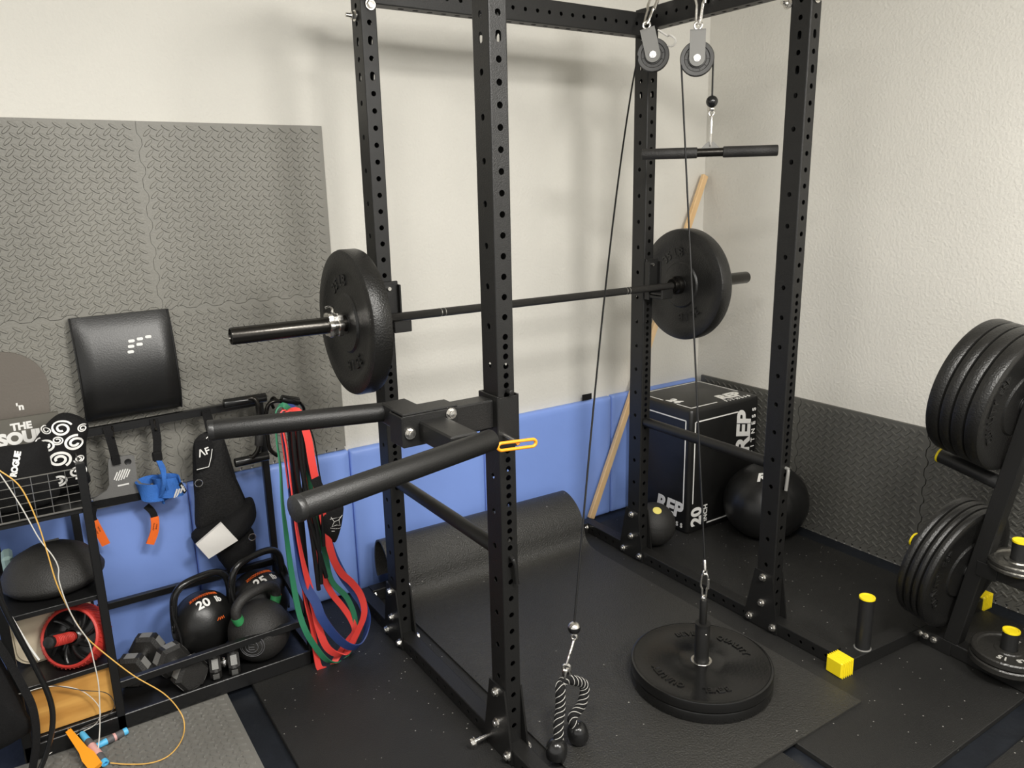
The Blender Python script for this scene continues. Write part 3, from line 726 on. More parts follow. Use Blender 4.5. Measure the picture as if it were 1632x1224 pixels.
mb = MB(); mb.lathe([(.0183, .0065), (.0175, .0090), (.013, .0145), (.006, .0185), (.0001, .0188)], axis(ball, (0, 0, 1)), 28); mb.torus(ball - Vector((0, 0, .029)), .0085, .0034, Matrix((TT, UP, TT.cross(UP))).transposed(), 20); tag(mb.build('swivel', 'zinc', c2), 'zinc cap and eye of the stopper ball')
recentre(c2)
rt = Vector((0.1887,-0.735,0.2443))
snap_hook(rt + Vector((0, 0, .012)), ball - Vector((0, 0, .036)), 'carabiner between the stopper ball and the triceps rope', GC, .0085, .0036, NN)
tr = thing('triceps_rope', 'black twisted triceps rope with two rubber ends resting on the mat', 'triceps rope', rt)
b1, b2 = Vector((.108, -.792, .044)), Vector((.203, -.768, .042))
mb = MB(); mb.torus(rt, .011, .0038, Matrix((TT, UP, TT.cross(UP))).transposed(), 24); mb.tube(smooth([rt + Vector((-.006, 0, -.008)), rt + Vector((-.009, 0, -.024)), rt + Vector((0, 0, -.040)), rt + Vector((.009, 0, -.024)), rt + Vector((.006, 0, -.008))], 4), .0052, 8, flat=(1.0, 1.8)); mb.build('clevis', 'zinc', tr)
r0 = rt + Vector((0, 0, -.036))
pa = smooth([r0, r0 + Vector((-.016, .004, -.012)), Vector((0.1581,-0.745,0.1882)), Vector((0.1479,-0.758,0.1382)), Vector((0.1281,-0.775,0.1056)), b1 + Vector((.012, .006, .030)), b1], 8)
pb = smooth([r0, r0 + Vector((.018, -.004, -.010)), Vector((0.2537,-0.735,0.1601)), Vector((0.2363,-0.745,0.1095)), Vector((0.1957,-0.755,0.0907)), b2 + Vector((-.012, .006, .034)), b2], 8)
path = pa[::-1] + pb[1:]
def strands(path, rr, off, m, nm, ph0, turns_per_m, count, par):
    mb = MB(); s = 0; N = None; L = [0]
    for i in range(1, len(path)): L.append(L[-1] + (path[i] - path[i - 1]).length)
    tot = L[-1]; n = int(tot / .0035); fine = []
    for k in range(n + 1):
        d = tot * k / n; i = max(j for j in range(len(L)) if L[j] <= d + 1e-9); i = min(i, len(L) - 2)
        fine.append(path[i].lerp(path[i + 1], (d - L[i]) / (L[i + 1] - L[i])))
    fr = []; 
    for i in range(len(fine)):
        t = (fine[min(i + 1, n)] - fine[max(i - 1, 0)]).normalized()
        if N is None: N = t.orthogonal()
        N = (N - t * N.dot(t)).normalized(); fr.append((N.copy(), t.cross(N)))
    for c in range(count):
        pts = []
        for i, p in enumerate(fine):
            a = ph0 + 2 * pi * c / count + 2 * pi * turns_per_m * tot * i / n; pts.append(p + fr[i][0] * math.cos(a) * off + fr[i][1] * math.sin(a) * off)
        mb.tube(pts, rr, 7)
    return mb.build(nm, m, par, 80)
strands(path, .0082, .0070, 'black_cloth', 'rope', 0.0, 20, 3, tr)
tag(strands(path, .0012, .0136, 'tracer', 'rope_tracer', pi / 3, 20, 3, tr), 'pale tracer yarn winding round the rope')
for b_, d_ in ((b1, Vector((-.25, -.2, -1))), (b2, Vector((.2, -.1, -1)))):
    mb = MB(); Mx = axis(b_, -d_.normalized()); mb.lathe([(.0001, -.030), (.018, -.030), (.026, -.026), (.0300, -.017), (.0310, 0), (.0285, .015), (.022, .025), (.016, .029), (.0001, .030)], Mx, 36); mb.build('end_stop', 'black_gloss', tr)
recentre(tr)

# ================================================================ A-frame plate tree against the right wall
TO = Matrix.Translation((1.556, -1.0185, 0)) @ Matrix.Rotation(R_(-4), 4, 'Z')
L3 = lambda x, y, z: TO @ Vector((x, y, z))
LD = lambda x, y, z: TO.to_3x3() @ Vector((x, y, z))
pt = thing('plate_tree', 'black A-frame plate tree with yellow end caps beside the right wall', 'plate tree', L3(0, -.5, 0))
mb = MB(); mb.bar(L3(-.42, 0, .025), L3(.38, 0, .025), .055, .050, b=.003); mb.build('foot_bar', 'black_steel', pt)
mb = MB(); mb.bar(L3(-.42, -1.04, .025), L3(.38, -1.04, .025), .055, .050, b=.003); mb.build('foot_bar', 'black_steel', pt)
mb = MB(); mb.bar(L3(0, -.028, .027), L3(0, -1.012, .027), .050, .050, b=.003); mb.bar(L3(-.0265, .0, .027), L3(-.0265, -.14, .027), .004, .052, b=.001); mb.build('spine', 'black_steel', pt)
for y in (-.030, -.052, -.081):
    mb = MB(); hexbolt(mb, L3(-.0285, y, .034), LD(-1, 0, 0), .009, .007, .012); mb.build('bolt', 'zinc', pt)
for x, yy in ((-.422, -.004), (.388, 0), (-.428, -1.04), (.388, -1.04)):
    mb = MB(); sg = 1 if x > 0 else -1
    mb.bar(L3(x - .030, yy, .029), L3(x + .030, yy, .029), .062, .057, b=.004)
    for k in range(6):
        xx = x - .024 + k * .0095; mb.bar(L3(xx, yy, .029), L3(xx + .004, yy, .029), .065, .060, b=.001)
    tag(mb.build('end_cap', 'yellow_plastic', pt), 'ribbed yellow rubber end cap')
leg_y = lambda z: -.132 - .1716 * (z - .05)
for s in (0, 1):
    f_ = (lambda z: leg_y(z)) if s == 0 else (lambda z: -1.04 - leg_y(z))
    mb = MB(); mb.bar(L3(0, f_(.05), .05), L3(0, f_(1.18), 1.18), .050, .050, up=(1, 0, 0), b=.003); mb.build('leg', 'black_steel', pt)
mb = MB(); mb.bar(L3(0, leg_y(1.16), 1.165), L3(0, -1.04 - leg_y(1.16), 1.165), .05, .05, b=.003); mb.build('top_bar', 'black_steel', pt)
mb = MB(); mb.bar(L3(0, leg_y(.36) - .02, .357), L3(0, -1.04 - leg_y(.36) + .02, .357), .050, .042, b=.003); mb.bar(L3(-.027, leg_y(.36) - .07, .357), L3(-.027, leg_y(.36) - .005, .357), .004, .05, b=.001); mb.build('cross_bar', 'black_steel', pt)
HN = Vector((0, .9855, .1694))
def horn(root, d, L, r=.0245):
    mb = MB(); mb.cyl(TO @ root, TO @ (root + d * L), r, 28); h_ = mb.build('horn', 'black_plastic', pt)
    mb = MB(); mb.lathe([(.0001, .0015), (r - .005, .0015), (r - .004, .004), (r + .001, .004), (r + .0014, .002), (r + .0014, -.002), (r + .0002, -.003)], axis(TO @ (root + d * L), TO.to_3x3() @ d), 32); tag(mb.build('horn_cap', 'yellow_plastic', h_), 'yellow cap on the horn end')
horn(Vector((0, leg_y(.320) + .022, .320)), HN, .205)
horn(Vector((0, leg_y(.655) + .022, .652)), HN, .205)
horn(Vector((0, leg_y(.918) + .022, .918)), HN, .205)
horn(Vector((.018, -.300, .05)), UP, .117); horn(Vector((.030, -.285, .375)), UP, .098)
horn(Vector((-.303, -.0, .048)), UP, .190)
horn(Vector((.300, -.0, .048)), UP, .190)
mb = MB(); mb.torus(L3(-.303, 0, .051), .0255, .003, seg=28); mb.build('weld_ring', 'pulley_grey', pt)
recentre(pt)
GT = 'bumper plates on the plate tree'
def stack(z0, ths, labs, words):
    root = Vector((0, leg_y(z0) + .026, z0)); d = .002
    for i, (t_, lab) in enumerate(zip(ths, labs)):
        p = TO @ (root + HN * (d + t_ / 2)); d += t_ + .0012
        bumper('bumper_plate', p, TO.to_3x3() @ -HN, .225, t_, lab, words if i == 0 else [], .036, GT, rec=.006, rim=.196, hub=.100, rad=.162, ring='dark', roll=R_(0))
WT = [('ESP', 150), ('QUALITY', 195), ('ESP', -30), ('QUALITY', 20)]
stack(.918, (.046, .042, .036, .045), ('black bumper plate with raised letters, front of the plate tree\'s upper stack', 'second black plate from the front of the upper stack on the plate tree',
      'third black bumper plate from the front of the upper stack on the plate tree', 'rearmost black bumper plate of the upper stack, nearest the wall corner'), WT)
stack(.320, (.026, .022, .026, .028), ('black bumper plate with raised letters, front of the plate tree\'s lower stack', 'second black plate from the front of the lower stack on the plate tree',
      'third black bumper plate from the front of the lower stack on the plate tree', 'rearmost black bumper plate of the lower stack, beside the yellow-rimmed horn end'), WT)
def iron_plate(p, R, t, lab, m, words):
    th = thing('iron_plate', lab, 'weight plate', p, 'small iron plates on the plate tree'); M = Matrix.Translation(p); mb = MB(); h = t / 2
    mb.lathe([(.0258, h), (.040, h), (.043, h - .004), (R - .022, h - .005), (R - .017, h), (R - .004, h), (R, h - .004), (R, -h + .004), (R - .004, -h), (.0258, -h)], M, 64, close=True)
    mb.build('disc', m, th)
    for tx, ang, sz in words:
        mb = MB(); arc_text(mb, tx, M, R * .60, sz, .0012, h - .0045, R_(ang), .0008); mb.build('lettering', 'tracer' if m == 'cast_iron' else 'zinc', th)
    recentre(th)
b0 = L3(.018, -.300, 0)
iron_plate(b0 + Vector((0, 0, .066)), .111, .024, 'lower dark iron plate lying round the short horn on the tree base', 'cast_iron', [])
iron_plate(b0 + Vector((0, 0, .0915)), .108, .024, 'upper dark iron plate marked 15 on the short horn of the tree base', 'cast_iron', [('15', 190, .030), ('LB', 235, .022), ('15', 10, .03)])
b1_ = L3(.030, -.285, 0)
for k in range(2):
    iron_plate(b1_ + Vector((0, 0, .3885 + .0165 * k)), .086, .0155, ('lower' if k == 0 else 'upper') + ' shiny grey iron plate on the middle bar of the plate tree', 'grey_iron', [])

# ================================================================ things in the corner
# soft jump box
bx = thing('plyo_box', 'black soft jump box with white lettering and lines in the corner', 'jump box', (1.75, .245, 0))
x0, x1, y0, y1, zt = 1.504, 1.968, .055, .452, .607
mb = MB()
def soft_box(mb, x0, x1, y0, y1, z0, z1, r):
    sec = rrect(x1 - x0, y1 - y0, r, 5, (x0 + x1) / 2, (y0 + y1) / 2); n = len(sec); vs = []; fs = []; cx, cy = (x0 + x1) / 2, (y0 + y1) / 2
    lev = [(z0, r * .8), (z0 + r * .3, r * .25), (z0 + r, 0)] + [(z0 + (z1 - z0) * k / 5, 0) for k in range(1, 5)] + [(z1 - r, 0), (z1 - r * .3, r * .25), (z1, r * .8)]
    for z, ins in lev:
        for x, y in sec: vs.append((cx + (x - cx) * (1 - 2 * ins / (x1 - x0)), cy + (y - cy) * (1 - 2 * ins / (y1 - y0)), z))
    for q in range(len(lev) - 1):
        for k in range(n): fs.append((q * n + k, q * n + (k + 1) % n, (q + 1) * n + (k + 1) % n, (q + 1) * n + k))
    fs.append(tuple((len(lev) - 1) * n + k for k in range(n))); fs.append(tuple(range(n))[::-1]); mb.add(vs, fs)
soft_box(mb, x0, x1, y0, y1, .0005, zt, .018); mb.build('body', 'black_leather', bx)
mb = MB(); lw, e = .0056, .0012
def lines(mb, M, segs):
    for (a, b, c, d) in segs:
        L = math.hypot(c - a, d - b); ang = math.atan2(d - b, c - a)
        mb.add(*_slab(L, lw, e, (0, 0, e / 2)), M @ Matrix.Translation(((a + c) / 2, (b + d) / 2, 0)) @ Matrix.Rotation(ang, 4, 'Z'))
wX, wY = x1 - x0, y1 - y0
MF = frame((x0, y0, 0), (1, 0, 0), (0, 0, 1))          # front face (-Y): u = X, v = Z
ML = frame((x0, y1, 0), (0, -1, 0), (0, 0, 1))         # left face (-X): u = -Y, v = Z
MT = frame((x0, y0, zt), (1, 0, 0), (0, 1, 0))         # top
lines(mb, MF, [(.035, zt - .06, wX - .150, zt - .06), (.030, .15, .030, zt - .06), (.13, .032, wX - .03, .032)])
lines(mb, ML, [(.03, zt - .055, wY - .030, zt - .055), (wY - .030, .135, wY - .030, zt - .055), (.03, .035, .03, zt - .055)])
lines(mb, MT, [(.03, wY - .03, wX - .03, wY - .03), (.03, .03, .20, .03), (.03, .12, .03, .03), (wX - .03, .11, wX - .03, wY - .03), (.03, .21, .03, wY - .03)])
mb.build('white_piping', 'white_print', bx)
mb = MB()
RZ = lambda a: Matrix.Rotation(R_(a), 4, 'Z')
Tl = lambda x, y: Matrix.Translation((x, y, 0))
decal(mb, 'REP', MF @ Tl(wX - .100, .432) @ RZ(90), .130, .0050, .18, 1.0, e)
decal(mb, 'FITNESS', MF @ Tl(wX - .034, .432) @ RZ(90), .035, .0008, 0, 2.05, e)
decal(mb, '20', MF @ Tl(.060, .080) @ RZ(90), .090, .0035, 0, 1.05, e)
decal(mb, 'INCH', MF @ Tl(.118, .085) @ RZ(90), .034, .0008, 0, 1.05, e)
decal(mb, 'REP', MT @ Tl(wX - .135, .075), .090, .0042, .18, 1.0, e)
decal(mb, 'FITNESS', MT @ Tl(wX - .135, .020), .027, .0006, 0, 1.9, e)
decal(mb, '24', MT @ Tl(.060, .165) @ RZ(-90), .070, .003, 0, 1.0, e)
decal(mb, 'REP', ML @ Tl(wY - .125, .105), .105, .0042, .18, 1.0, e)
decal(mb, 'FITNESS', ML @ Tl(wY - .125, .035), .030, .0006, 0, 1.9, e)
mb.build('lettering', 'white_print', bx); recentre(bx)

def seam_ball(name, c, r, lab, seams=8):
    t = thing(name, lab, 'medicine ball', (c[0], c[1], c[2]))
    mb = MB(); rx, ry, rz = r; vs = []; fs = []; seg, rings = 96, 40
    for i in range(rings + 1):
        th = pi * i / rings; q = max(math.sin(th), .001)
        for k in range(seg):
            a = 2 * pi * k / seg; g = 1 - .012 * max(0, 1 - abs(((k * seams / seg) + .5) % 1 - .5) * 9) * min(1, q * 1.5)
            sag = 1 + .05 * math.sin(th) * max(0, -math.cos(th))
            vs.append((rx * q * g * sag * math.cos(a), ry * q * g * sag * math.sin(a), max(rz * math.cos(th), -rz * .94)))
    for i in range(rings):
        for k in range(seg): fs.append((i * seg + k, (i + 1) * seg + k, (i + 1) * seg + (k + 1) % seg, i * seg + (k + 1) % seg))
    mb.add(vs, fs, Matrix.Translation(c) @ Matrix.Rotation(R_(9), 4, 'X') @ Matrix.Rotation(R_(-14), 4, 'Y')); mb.build('cover', 'black_leather', t); return t
wc = Vector((1.815, -.135, .163))
wb = seam_ball('wall_ball', wc, (.196, .188, .166), 'big black panelled wall ball on the floor in front of the soft box')
mb = MB()
def on_ball(c, r, u, v, up_, rt, fw):   # wrap a flat decal on the ball about direction fw
    def f(p):
        d = (fw + rt * (p[0] / .18) + up_ * (p[1] / .18)).normalized(); return tuple(c + Vector((d.x * r[0], d.y * r[1], d.z * r[2])) * (1.006 + p[2]))
    return f
fw = Vector((-.36, -.30, .86)).normalized(); rt_ = Vector((.69, -.72, 0)).normalized(); u_ = rt_.cross(fw) * -1
if u_.z < 0: u_ = -u_
vs, fs = text_geo('REP', .070, .003, .18, 1.0, 0.002); mb.add([on_ball(wc, (.196, .188, .166), 0, 0, u_, rt_, fw)((x + .01, y, z)) for x, y, z in vs], fs)
mb.build('lettering', 'white_print', wb); recentre(wb)
sb = thing('slam_ball', 'small black rubber ball with a pale yellow disc by the right rear upright', 'medicine ball', (1.316, .083, .098))
mb = MB(); pr = []
for i in range(49):
    th = pi * i / 48; g = .0985 - (.0010 if i in (15, 24, 33) else 0); pr.append((max(g * math.sin(th), .0001), -g * math.cos(th)))
Mb = Matrix.Translation((1.316, .083, .098)); mb.lathe(pr, Mb @ Matrix.Rotation(R_(8), 4, 'Y'), 56); mb.build('body', 'black_rubber', sb)
d_ = (Vector((-.15, -.30, .62))).normalized()
mb = MB(); mb.lathe([(.0001, .0990), (.014, .0980), (.0195, .0970), (.0205, .0955)], axis((1.316, .083, .098), d_), 28); tag(mb.build('weight_disc', 'pale_yellow', sb), 'pale yellow disc'); recentre(sb)
st = thing('wooden_stick', 'long pale wooden stick leaning from the floor into the corner', 'stick', (1.27, .46, 0))
mb = MB(); mb.bar((1.262, .468, .004), (2.014, .500, 1.640), .034, .022, up=(0, 1, 0), b=.003); mb.build('stick', 'pine', st); recentre(st)

# ================================================================ the thin rubber mat inside the rack, its rear end curled up
prof = [(-1.131, 0)] + [(-1.0 + .1 * k, 0) for k in range(10)]
prof = [(-1.131, .0005), (-.8, .0005), (-.4, .0005), (-.1, .0005), (.06, .0015), (.13, .001), (.185, .005), (.222, .017), (.246, .040), (.257, .070), (.264, .102), (.280, .140), (.306, .172), (.340, .196), (.374, .210), (.404, .213), (.428, .203), (.444, .178), (.452, .14), (.453, .11), (.449, .080), (.440, .055)]
pp = [Vector((0, y, z)) for y, z in prof]; sp = pp[:4] + smooth(pp[3:], 5)[1:]
mb = MB(); n = len(sp); vs = []; fs = []; T_ = .0070; nx = 14
for s in (1, 0):
    for i in range(n):
        t = (sp[min(i + 1, n - 1)] - sp[max(i - 1, 0)]).normalized(); nn = Vector((0, -t.z, t.y))
        for k in range(nx + 1):
            u = k / nx; sag = 1 - .10 * (u < .5) * (1 - 2 * u) * 0
            curl = max(0.0, min(1.0, (sp[i].y - .05) / .3)); xx = .112 + (1.048 - .112) * u
            xx = xx - curl * .012 * u * 0 ; zz = sp[i].z * (1 + .05 * (1 - u) * curl); sh_ = .045 * (1 - u) * curl * max(0, 1 - max(0, sp[i].y - .30) / .10)
            vs.append((xx, sp[i].y + sh_ + nn.y * T_ * s, zz + nn.z * T_ * s + .0002))
m_ = n * (nx + 1)
for s in (0, 1):
    for i in range(n - 1):
        for k in range(nx):
            a = s * m_ + i * (nx + 1) + k; q = (a, a + 1, a + nx + 2, a + nx + 1); fs.append(q if s == 0 else q[::-1])
for i in range(n - 1):
    for k in (0, nx):
        a = i * (nx + 1) + k; q = (a, a + nx + 1, a + nx + 1 + m_, a + m_); fs.append(q if k == 0 else q[::-1])
for k in range(nx):
    for i in (0, n - 1):
        a = i * (nx + 1) + k; q = (a, a + m_, a + 1 + m_, a + 1); fs.append(q if i == 0 else q[::-1])
mb.add(vs, fs); rm = mb.build('rolled_rubber_mat', 'mat_rubber', None, 50)
tag(rm, 'thin black rubber mat inside the rack with its rear end curled up', 'exercise mat')

# ================================================================ storage stand at the left of the back wall
SF, SB = .097, .452          # front and rear post lines
XA, XB, XC = -1.142, -.896, -.291
ss = thing('storage_stand', 'black steel and wood storage stand along the back wall, left of the rack', 'storage stand', (-.7, .27, 0))
ps = .024
for x, y, z1 in ((XA, SF, .865), (XB, SF, .865), (XC, SF, .868), (XA, SB, .865), (XB - .020, SB, .865), (XC, SB, .868)):
    mb = MB(); mb.box((x, y, z1 / 2 + .001), (ps, ps, z1), b=.002); mb.build('post', 'shelf_black', ss)
def rail(p, q, w_=.020, h_=.024, nm='rail'):
    mb = MB(); mb.bar(p, q, w_, h_, b=.0015); return mb.build(nm, 'shelf_black', ss)
rail((XB, SF, .150), (XC, SF, .162)); rail((XB, SB, .855), (XC, SB, .868), .022, .026); rail((XB, SB, .242), (XC, SB, .242))
for x in (XB, XC): rail((x, SF, .045), (x, SB, .045)); 
rail((XC, SF, .162), (XC, SB, .242))
def shelf(x0, x1, y0, y1, z, t_=.016):
    mb = MB(); mb.box(((x0 + x1) / 2, (y0 + y1) / 2, z - t_ / 2), (x1 - x0, y1 - y0, t_), b=.0015); return mb.build('shelf', 'shelf_black', ss)
shelf(XB + .004, XC + .012, SF, SB, .036)
mb = MB(); mb.box(((XA + XC) / 2, SF - .006, .026), (XC - XA + .02, .012, .050), b=.002); mb.build('front_lip', 'shelf_black', ss)
for z in (.456, .230, .062): shelf(XA, XB, SF + .002, SB, z)
# wire basket at the top
mb = MB(); zb = .735
for z, r in ((.735, .0028), (.757, .0012), (.781, .0012), (.805, .0012), (.830, .0012), (.8525, .0018)):
    mb.tube([(XA, SF - .006, z), (XB, SF - .006, z)], r, 6); mb.tube([(XA, SB, z), (XB, SB, z)], r, 6); mb.tube([(XA, SF - .006, z), (XA, SB, z)], r, 6); mb.tube([(XB, SF - .006, z), (XB, SB, z)], r, 6)
for k in range(7):
    x = XA + (XB - XA) * k / 6; mb.tube([(x, SF - .006, zb), (x, SF - .006, .8525)], .0011, 6)
mb.build('wire_basket', 'wire', ss); shelf(XA, XB, SF, SB, .728, .012)
# hooks under the rear rail
for x in (-.772, -.645, -.478):
    mb = MB(); mb.tube(smooth([(x, SB - .012, .866), (x, SB - .020, .860), (x, SB - .022, .842), (x, SB - .030, .834), (x, SB - .040, .840)], 4), .0032, 8); mb.build('hook', 'black_oxide', ss)
recentre(ss)

# ---------------------------------------------------------------- curved black pad on the rear rail
pd = thing('curved_pad', 'curved black vinyl pad with a white dot logo leaning above the storage stand', 'pad', (-.69, .47, .88))
w_, h_ = .292, .340
Mp = frame((-.692, .505, .882), Vector((1, 0, .012)), Vector((0, .025, 1)))
mb = MB(); nx, nz = 12, 14; vs = []; fs = []
def pad_y(v): return .024 + .045 * math.sin(pi * min(1, max(0, v)) ** .8) ** .9
for s in (1, 0):
    for j in range(nz + 1):
        v = j / nz
        for i in range(nx + 1):
            u = i / nx; e = min(u, 1 - u, .04) / .04; e2 = min(v, 1 - v, .03) / .03
            d = pad_y(v) * (1 - .22 * (1 - e) ** 2) * (1 - .12 * (1 - e2) ** 2)
            vs.append(((u - .5) * w_, v * h_, d if s else .0))
m_ = (nx + 1) * (nz + 1)
for s in (0, 1):
    for j in range(nz):
        for i in range(nx):
            a = s * m_ + j * (nx + 1) + i; q = (a, a + 1, a + nx + 2, a + nx + 1); fs.append(q if s == 0 else q[::-1])
for j in range(nz):
    for i in (0, nx):
        a = j * (nx + 1) + i; fs.append((a, a + nx + 1, a + nx + 1 + m_, a + m_) if i == 0 else (a, a + m_, a + nx + 1 + m_, a + nx + 1))
for i in range(nx):
    for j in (0, nz):
        a = j * (nx + 1) + i; fs.append((a, a + m_, a + 1 + m_, a + 1) if j == 0 else (a, a + 1, a + 1 + m_, a + m_))
mb.add(vs, fs, Mp); mb.build('cushion', 'black_leather', pd, 50)
for s in (-1, 1):
    mb = MB(); mb.tube([Mp @ Vector((s * w_ * .5, v * h_, pad_y(v) * .80)) for v in [k / 16 for k in range(17)]], .0032, 6); mb.build('piping', 'black_leather', pd)
mb = MB()
for rr, n_ in ((0, 3), (1, 2), (2, 1)):
    for k in range(n_):
        u, v = .018 + .026 * k + (-.004 * rr), .252 - .017 * rr + .0035 * k; vv = v / h_
        pl = rrect(.0195, .0098, .0045, 4, u, v); z = pad_y(vv) + .0012
        mb.prism([(x, y) for x, y in pl], Mp, .0012, z)
mb.build('logo', 'white_print', pd); recentre(pd)

# ---------------------------------------------------------------- board and printed card behind the wire basket
bd = thing('round_top_board', 'taupe board with a rounded top leaning behind the wire basket', 'board', (-1.05, .47, .74))
out = [(-.135, 0), (.095, 0), (.098, .20), (.106, .262)] + [(-.015 + .121 * math.cos(R_(a)), .275 + .118 * math.sin(R_(a)) * 1.0) for a in range(0, 181, 12)] + [(-.136, .262)]
mb = MB(); mb.prism(out, frame((-1.032, .502, .745), (1, 0, .0), (0, .03, 1)), .010); mb.build('board', 'taupe_board', bd); recentre(bd)
cdd = thing('printed_card', 'taupe card printed with white capitals, standing in the wire basket', 'card', (-1.03, .44, .74))
Mc = frame((-1.048, .438, .748), (1, 0, .012), (0, .02, 1)); mb = MB(); mb.prism([(-.16, 0), (.135, 0), (.135, .194), (-.16, .196)], Mc, .016); mb.build('card', 'taupe_card', cdd)
mb = MB(); decal(mb, 'THE', Mc @ Tl(.032, .167) @ Matrix.Translation((0, 0, .016)), .030, .0015, 0, 1.0, .0008); decal(mb, 'SOUL', Mc @ Tl(.028, .131) @ Matrix.Translation((0, 0, .016)), .050, .003, 0, 1.0, .0008)
mb.build('lettering', 'white_print', cdd)
recentre(cdd)
mb = MB(); Md = frame((-1.032, .502, .745), (1, 0, 0), (0, .03, 1)); decal(mb, "'n", Md @ Tl(.020, .215) @ Matrix.Translation((0, 0, .010)), .030, .0012, 0, 1.0, .0008); o_ = mb.build('lettering', 'white_print', bd)
o_.data.transform(Matrix.Translation(-bd.location))

# ---------------------------------------------------------------- knee sleeves in the basket
def cloth(name, lab, cat, out, M, depth, m, loc, back=.0, rings=7, pw=2.0, group=None):
    t = thing(name, lab, cat, loc, group); mb = MB(); hf = puff(mb, out, M, depth, rings, back, pw); mb.build('fabric', m, t, 60); return t, hf
Mk = frame((-1.03, .200, .735), (1, 0, .02), (0, .06, 1))
o1 = smooth([(-.10, -.0, 0), (.066, .0, 0), (.070, .10, 0), (.064, .176, 0), (.02, .180, 0), (-.05, .186, 0), (-.11, .178, 0), (-.112, .08, 0)], 4, True)
k1, hk = cloth('knee_sleeve', 'plain black knee sleeve with one white word in the wire basket', 'knee sleeve', [(p.x, p.y) for p in o1], Mk, .055, 'black_cloth', (-1.03, .2, .74))
mb = MB(); Q = Tl(-.014, .138) @ RZ(70); vs, fs = text_geo('ROGUE', .0205, .0012, 0, .95, .0008)
pv = [Q @ Vector(p) for p in vs]; mb.add([(p.x, p.y, hk(p.x, p.y) + .0014 + p.z) for p in pv], fs, Mk); mb.build('lettering', 'white_print', k1); recentre(k1)
Ms_ = frame((-.938, .300, .730), (1.0, 0, .0), (0, .06, 1))
o2 = smooth([(-.085, -.0, 0), (.062, .0, 0), (.070, .06, 0), (.078, .13, 0), (.092, .185, 0), (.075, .215, 0), (.03, .236, 0), (-.012, .214, 0), (-.055, .165, 0), (-.09, .12, 0), (-.09, .06, 0)], 4, True)
k2, hs_ = cloth('knee_sleeve', 'black knee sleeve covered in white swirl rings in the wire basket', 'knee sleeve', [(p.x, p.y) for p in o2], Ms_, .075, 'black_cloth', (-.955, .33, .74))
mb = MB()
def swirl(cx, cy, r, rot, full=True):
    pts = []
    for k in range(46):
        a = rot + 2 * pi * 1.75 * k / 45; rr = r * (1 - .74 * k / 45); pts.append((cx + rr * math.cos(a) * 1.12, cy + rr * math.sin(a) * .86))
    P3 = [Ms_ @ Vector((x, y, hs_(x, y) + .0010)) for x, y in pts]; mb.ribbon(P3, r * .26, .0008, [Vector((P3[min(i + 1, 45)] - P3[max(i - 1, 0)])).cross(Ms_.col[2].xyz) for i in range(46)])
for cx, cy, r, a in ((.018, .198, .025, .3), (-.028, .158, .023, 2.0), (.002, .168, .014, 4), (.046, .152, .026, 1.2), (-.002, .112, .028, 5.2), (.072, .188, .013, .6), (.050, .100, .014, 3.2), (-.045, .098, .020, .8), (.040, .062, .024, 4.4), (-.012, .046, .023, 2.8), (-.020, .196, .012, 1.5)):
    swirl(cx, cy, r, a)
mb.build('swirl_print', 'white_print', k2); recentre(k2)

# ---------------------------------------------------------------- domed cushion on the middle shelf
dm = thing('balance_dome', 'large black domed disc lying on the upper shelf of the storage stand', 'balance disc', (-1.0, .255, .456))
mb = MB(); Mdm = Matrix.Translation((-1.000, .250, .4575)) @ Matrix.Rotation(R_(9), 4, 'X')
mb.lathe([(.0001, .0), (.100, .0), (.125, .008), (.139, .025), (.1405, .033), (.136, .042), (.124, .066), (.100, .092), (.065, .112), (.03, .121), (.0001, .123)], Matrix.Translation((-1.004, .262, .4575)), 64); mb.build('dome', 'black_rubber', dm)
mb = MB(); mb.box((-.992, .300, .5775), (.036, .0055, .006), Matrix.Rotation(R_(4), 3, 'Z'), .001); tag(mb.build('slot', 'grey_nylon', dm), 'thin grey slot on the dome top'); recentre(dm)
tb = thing('teal_box', 'pale teal box corner peeking out behind the black dome at the left edge', 'box', (-1.12, .36, .456)); mb = MB(); mb.box((-1.115, .385, .497), (.030, .08, .082), b=.008); mb.build('body', 'pale_teal', tb); recentre(tb)

# ---------------------------------------------------------------- ab roller on the lower shelf, a cream tub behind it
wc_ = Vector((-0.9742,0.165,0.3133)); wd_ = Vector((-.535, -.74, .40)).normalized()
ab = thing('ab_roller', 'red-treaded ab roller wheel with a red handle on the lower shelf', 'ab roller', wc_)
Mw = axis(wc_, wd_); mb = MB()
mb.lathe([(.079, .036), (.083, .040), (.088, .036), (.0915, .018), (.0925, 0), (.0915, -.018), (.088, -.036), (.083, -.040), (.079, -.036)], Mw, 72, close=True)
for k in range(46):
    a0 = 2 * pi * k / 46
    pts = [Mw @ Vector(((.0885 + .0042 * math.cos(z / .040 * 1.3)) * math.cos(a0 + z * 5), (.0885 + .0042 * math.cos(z / .040 * 1.3)) * math.sin(a0 + z * 5), z)) for z in [-.033 + .0094 * q for q in range(8)]]
    mb.tube(pts, .0013, 5)
mb.build('tread', 'wheel_red', ab)
mb = MB(); mb.lathe([(.020, .026), (.026, .022), (.034, .010), (.070, .004), (.079, .034), (.079, -.034), (.070, -.004), (.034, -.010), (.026, -.022), (.020, -.026)], Mw, 60, close=True)
for k in range(9):
    a = 2 * pi * k / 9
    for s in (1, -1): mb.tube([Mw @ Vector((r * math.cos(a + (r - .03) * 9 * s), r * math.sin(a + (r - .03) * 9 * s), s * (.020 - .10 * abs(r - .06) * .6))) for r in (.026, .040, .052, .066, .077)], .0052, 8)
mb.build('spoked_hub', 'black_gloss', ab)
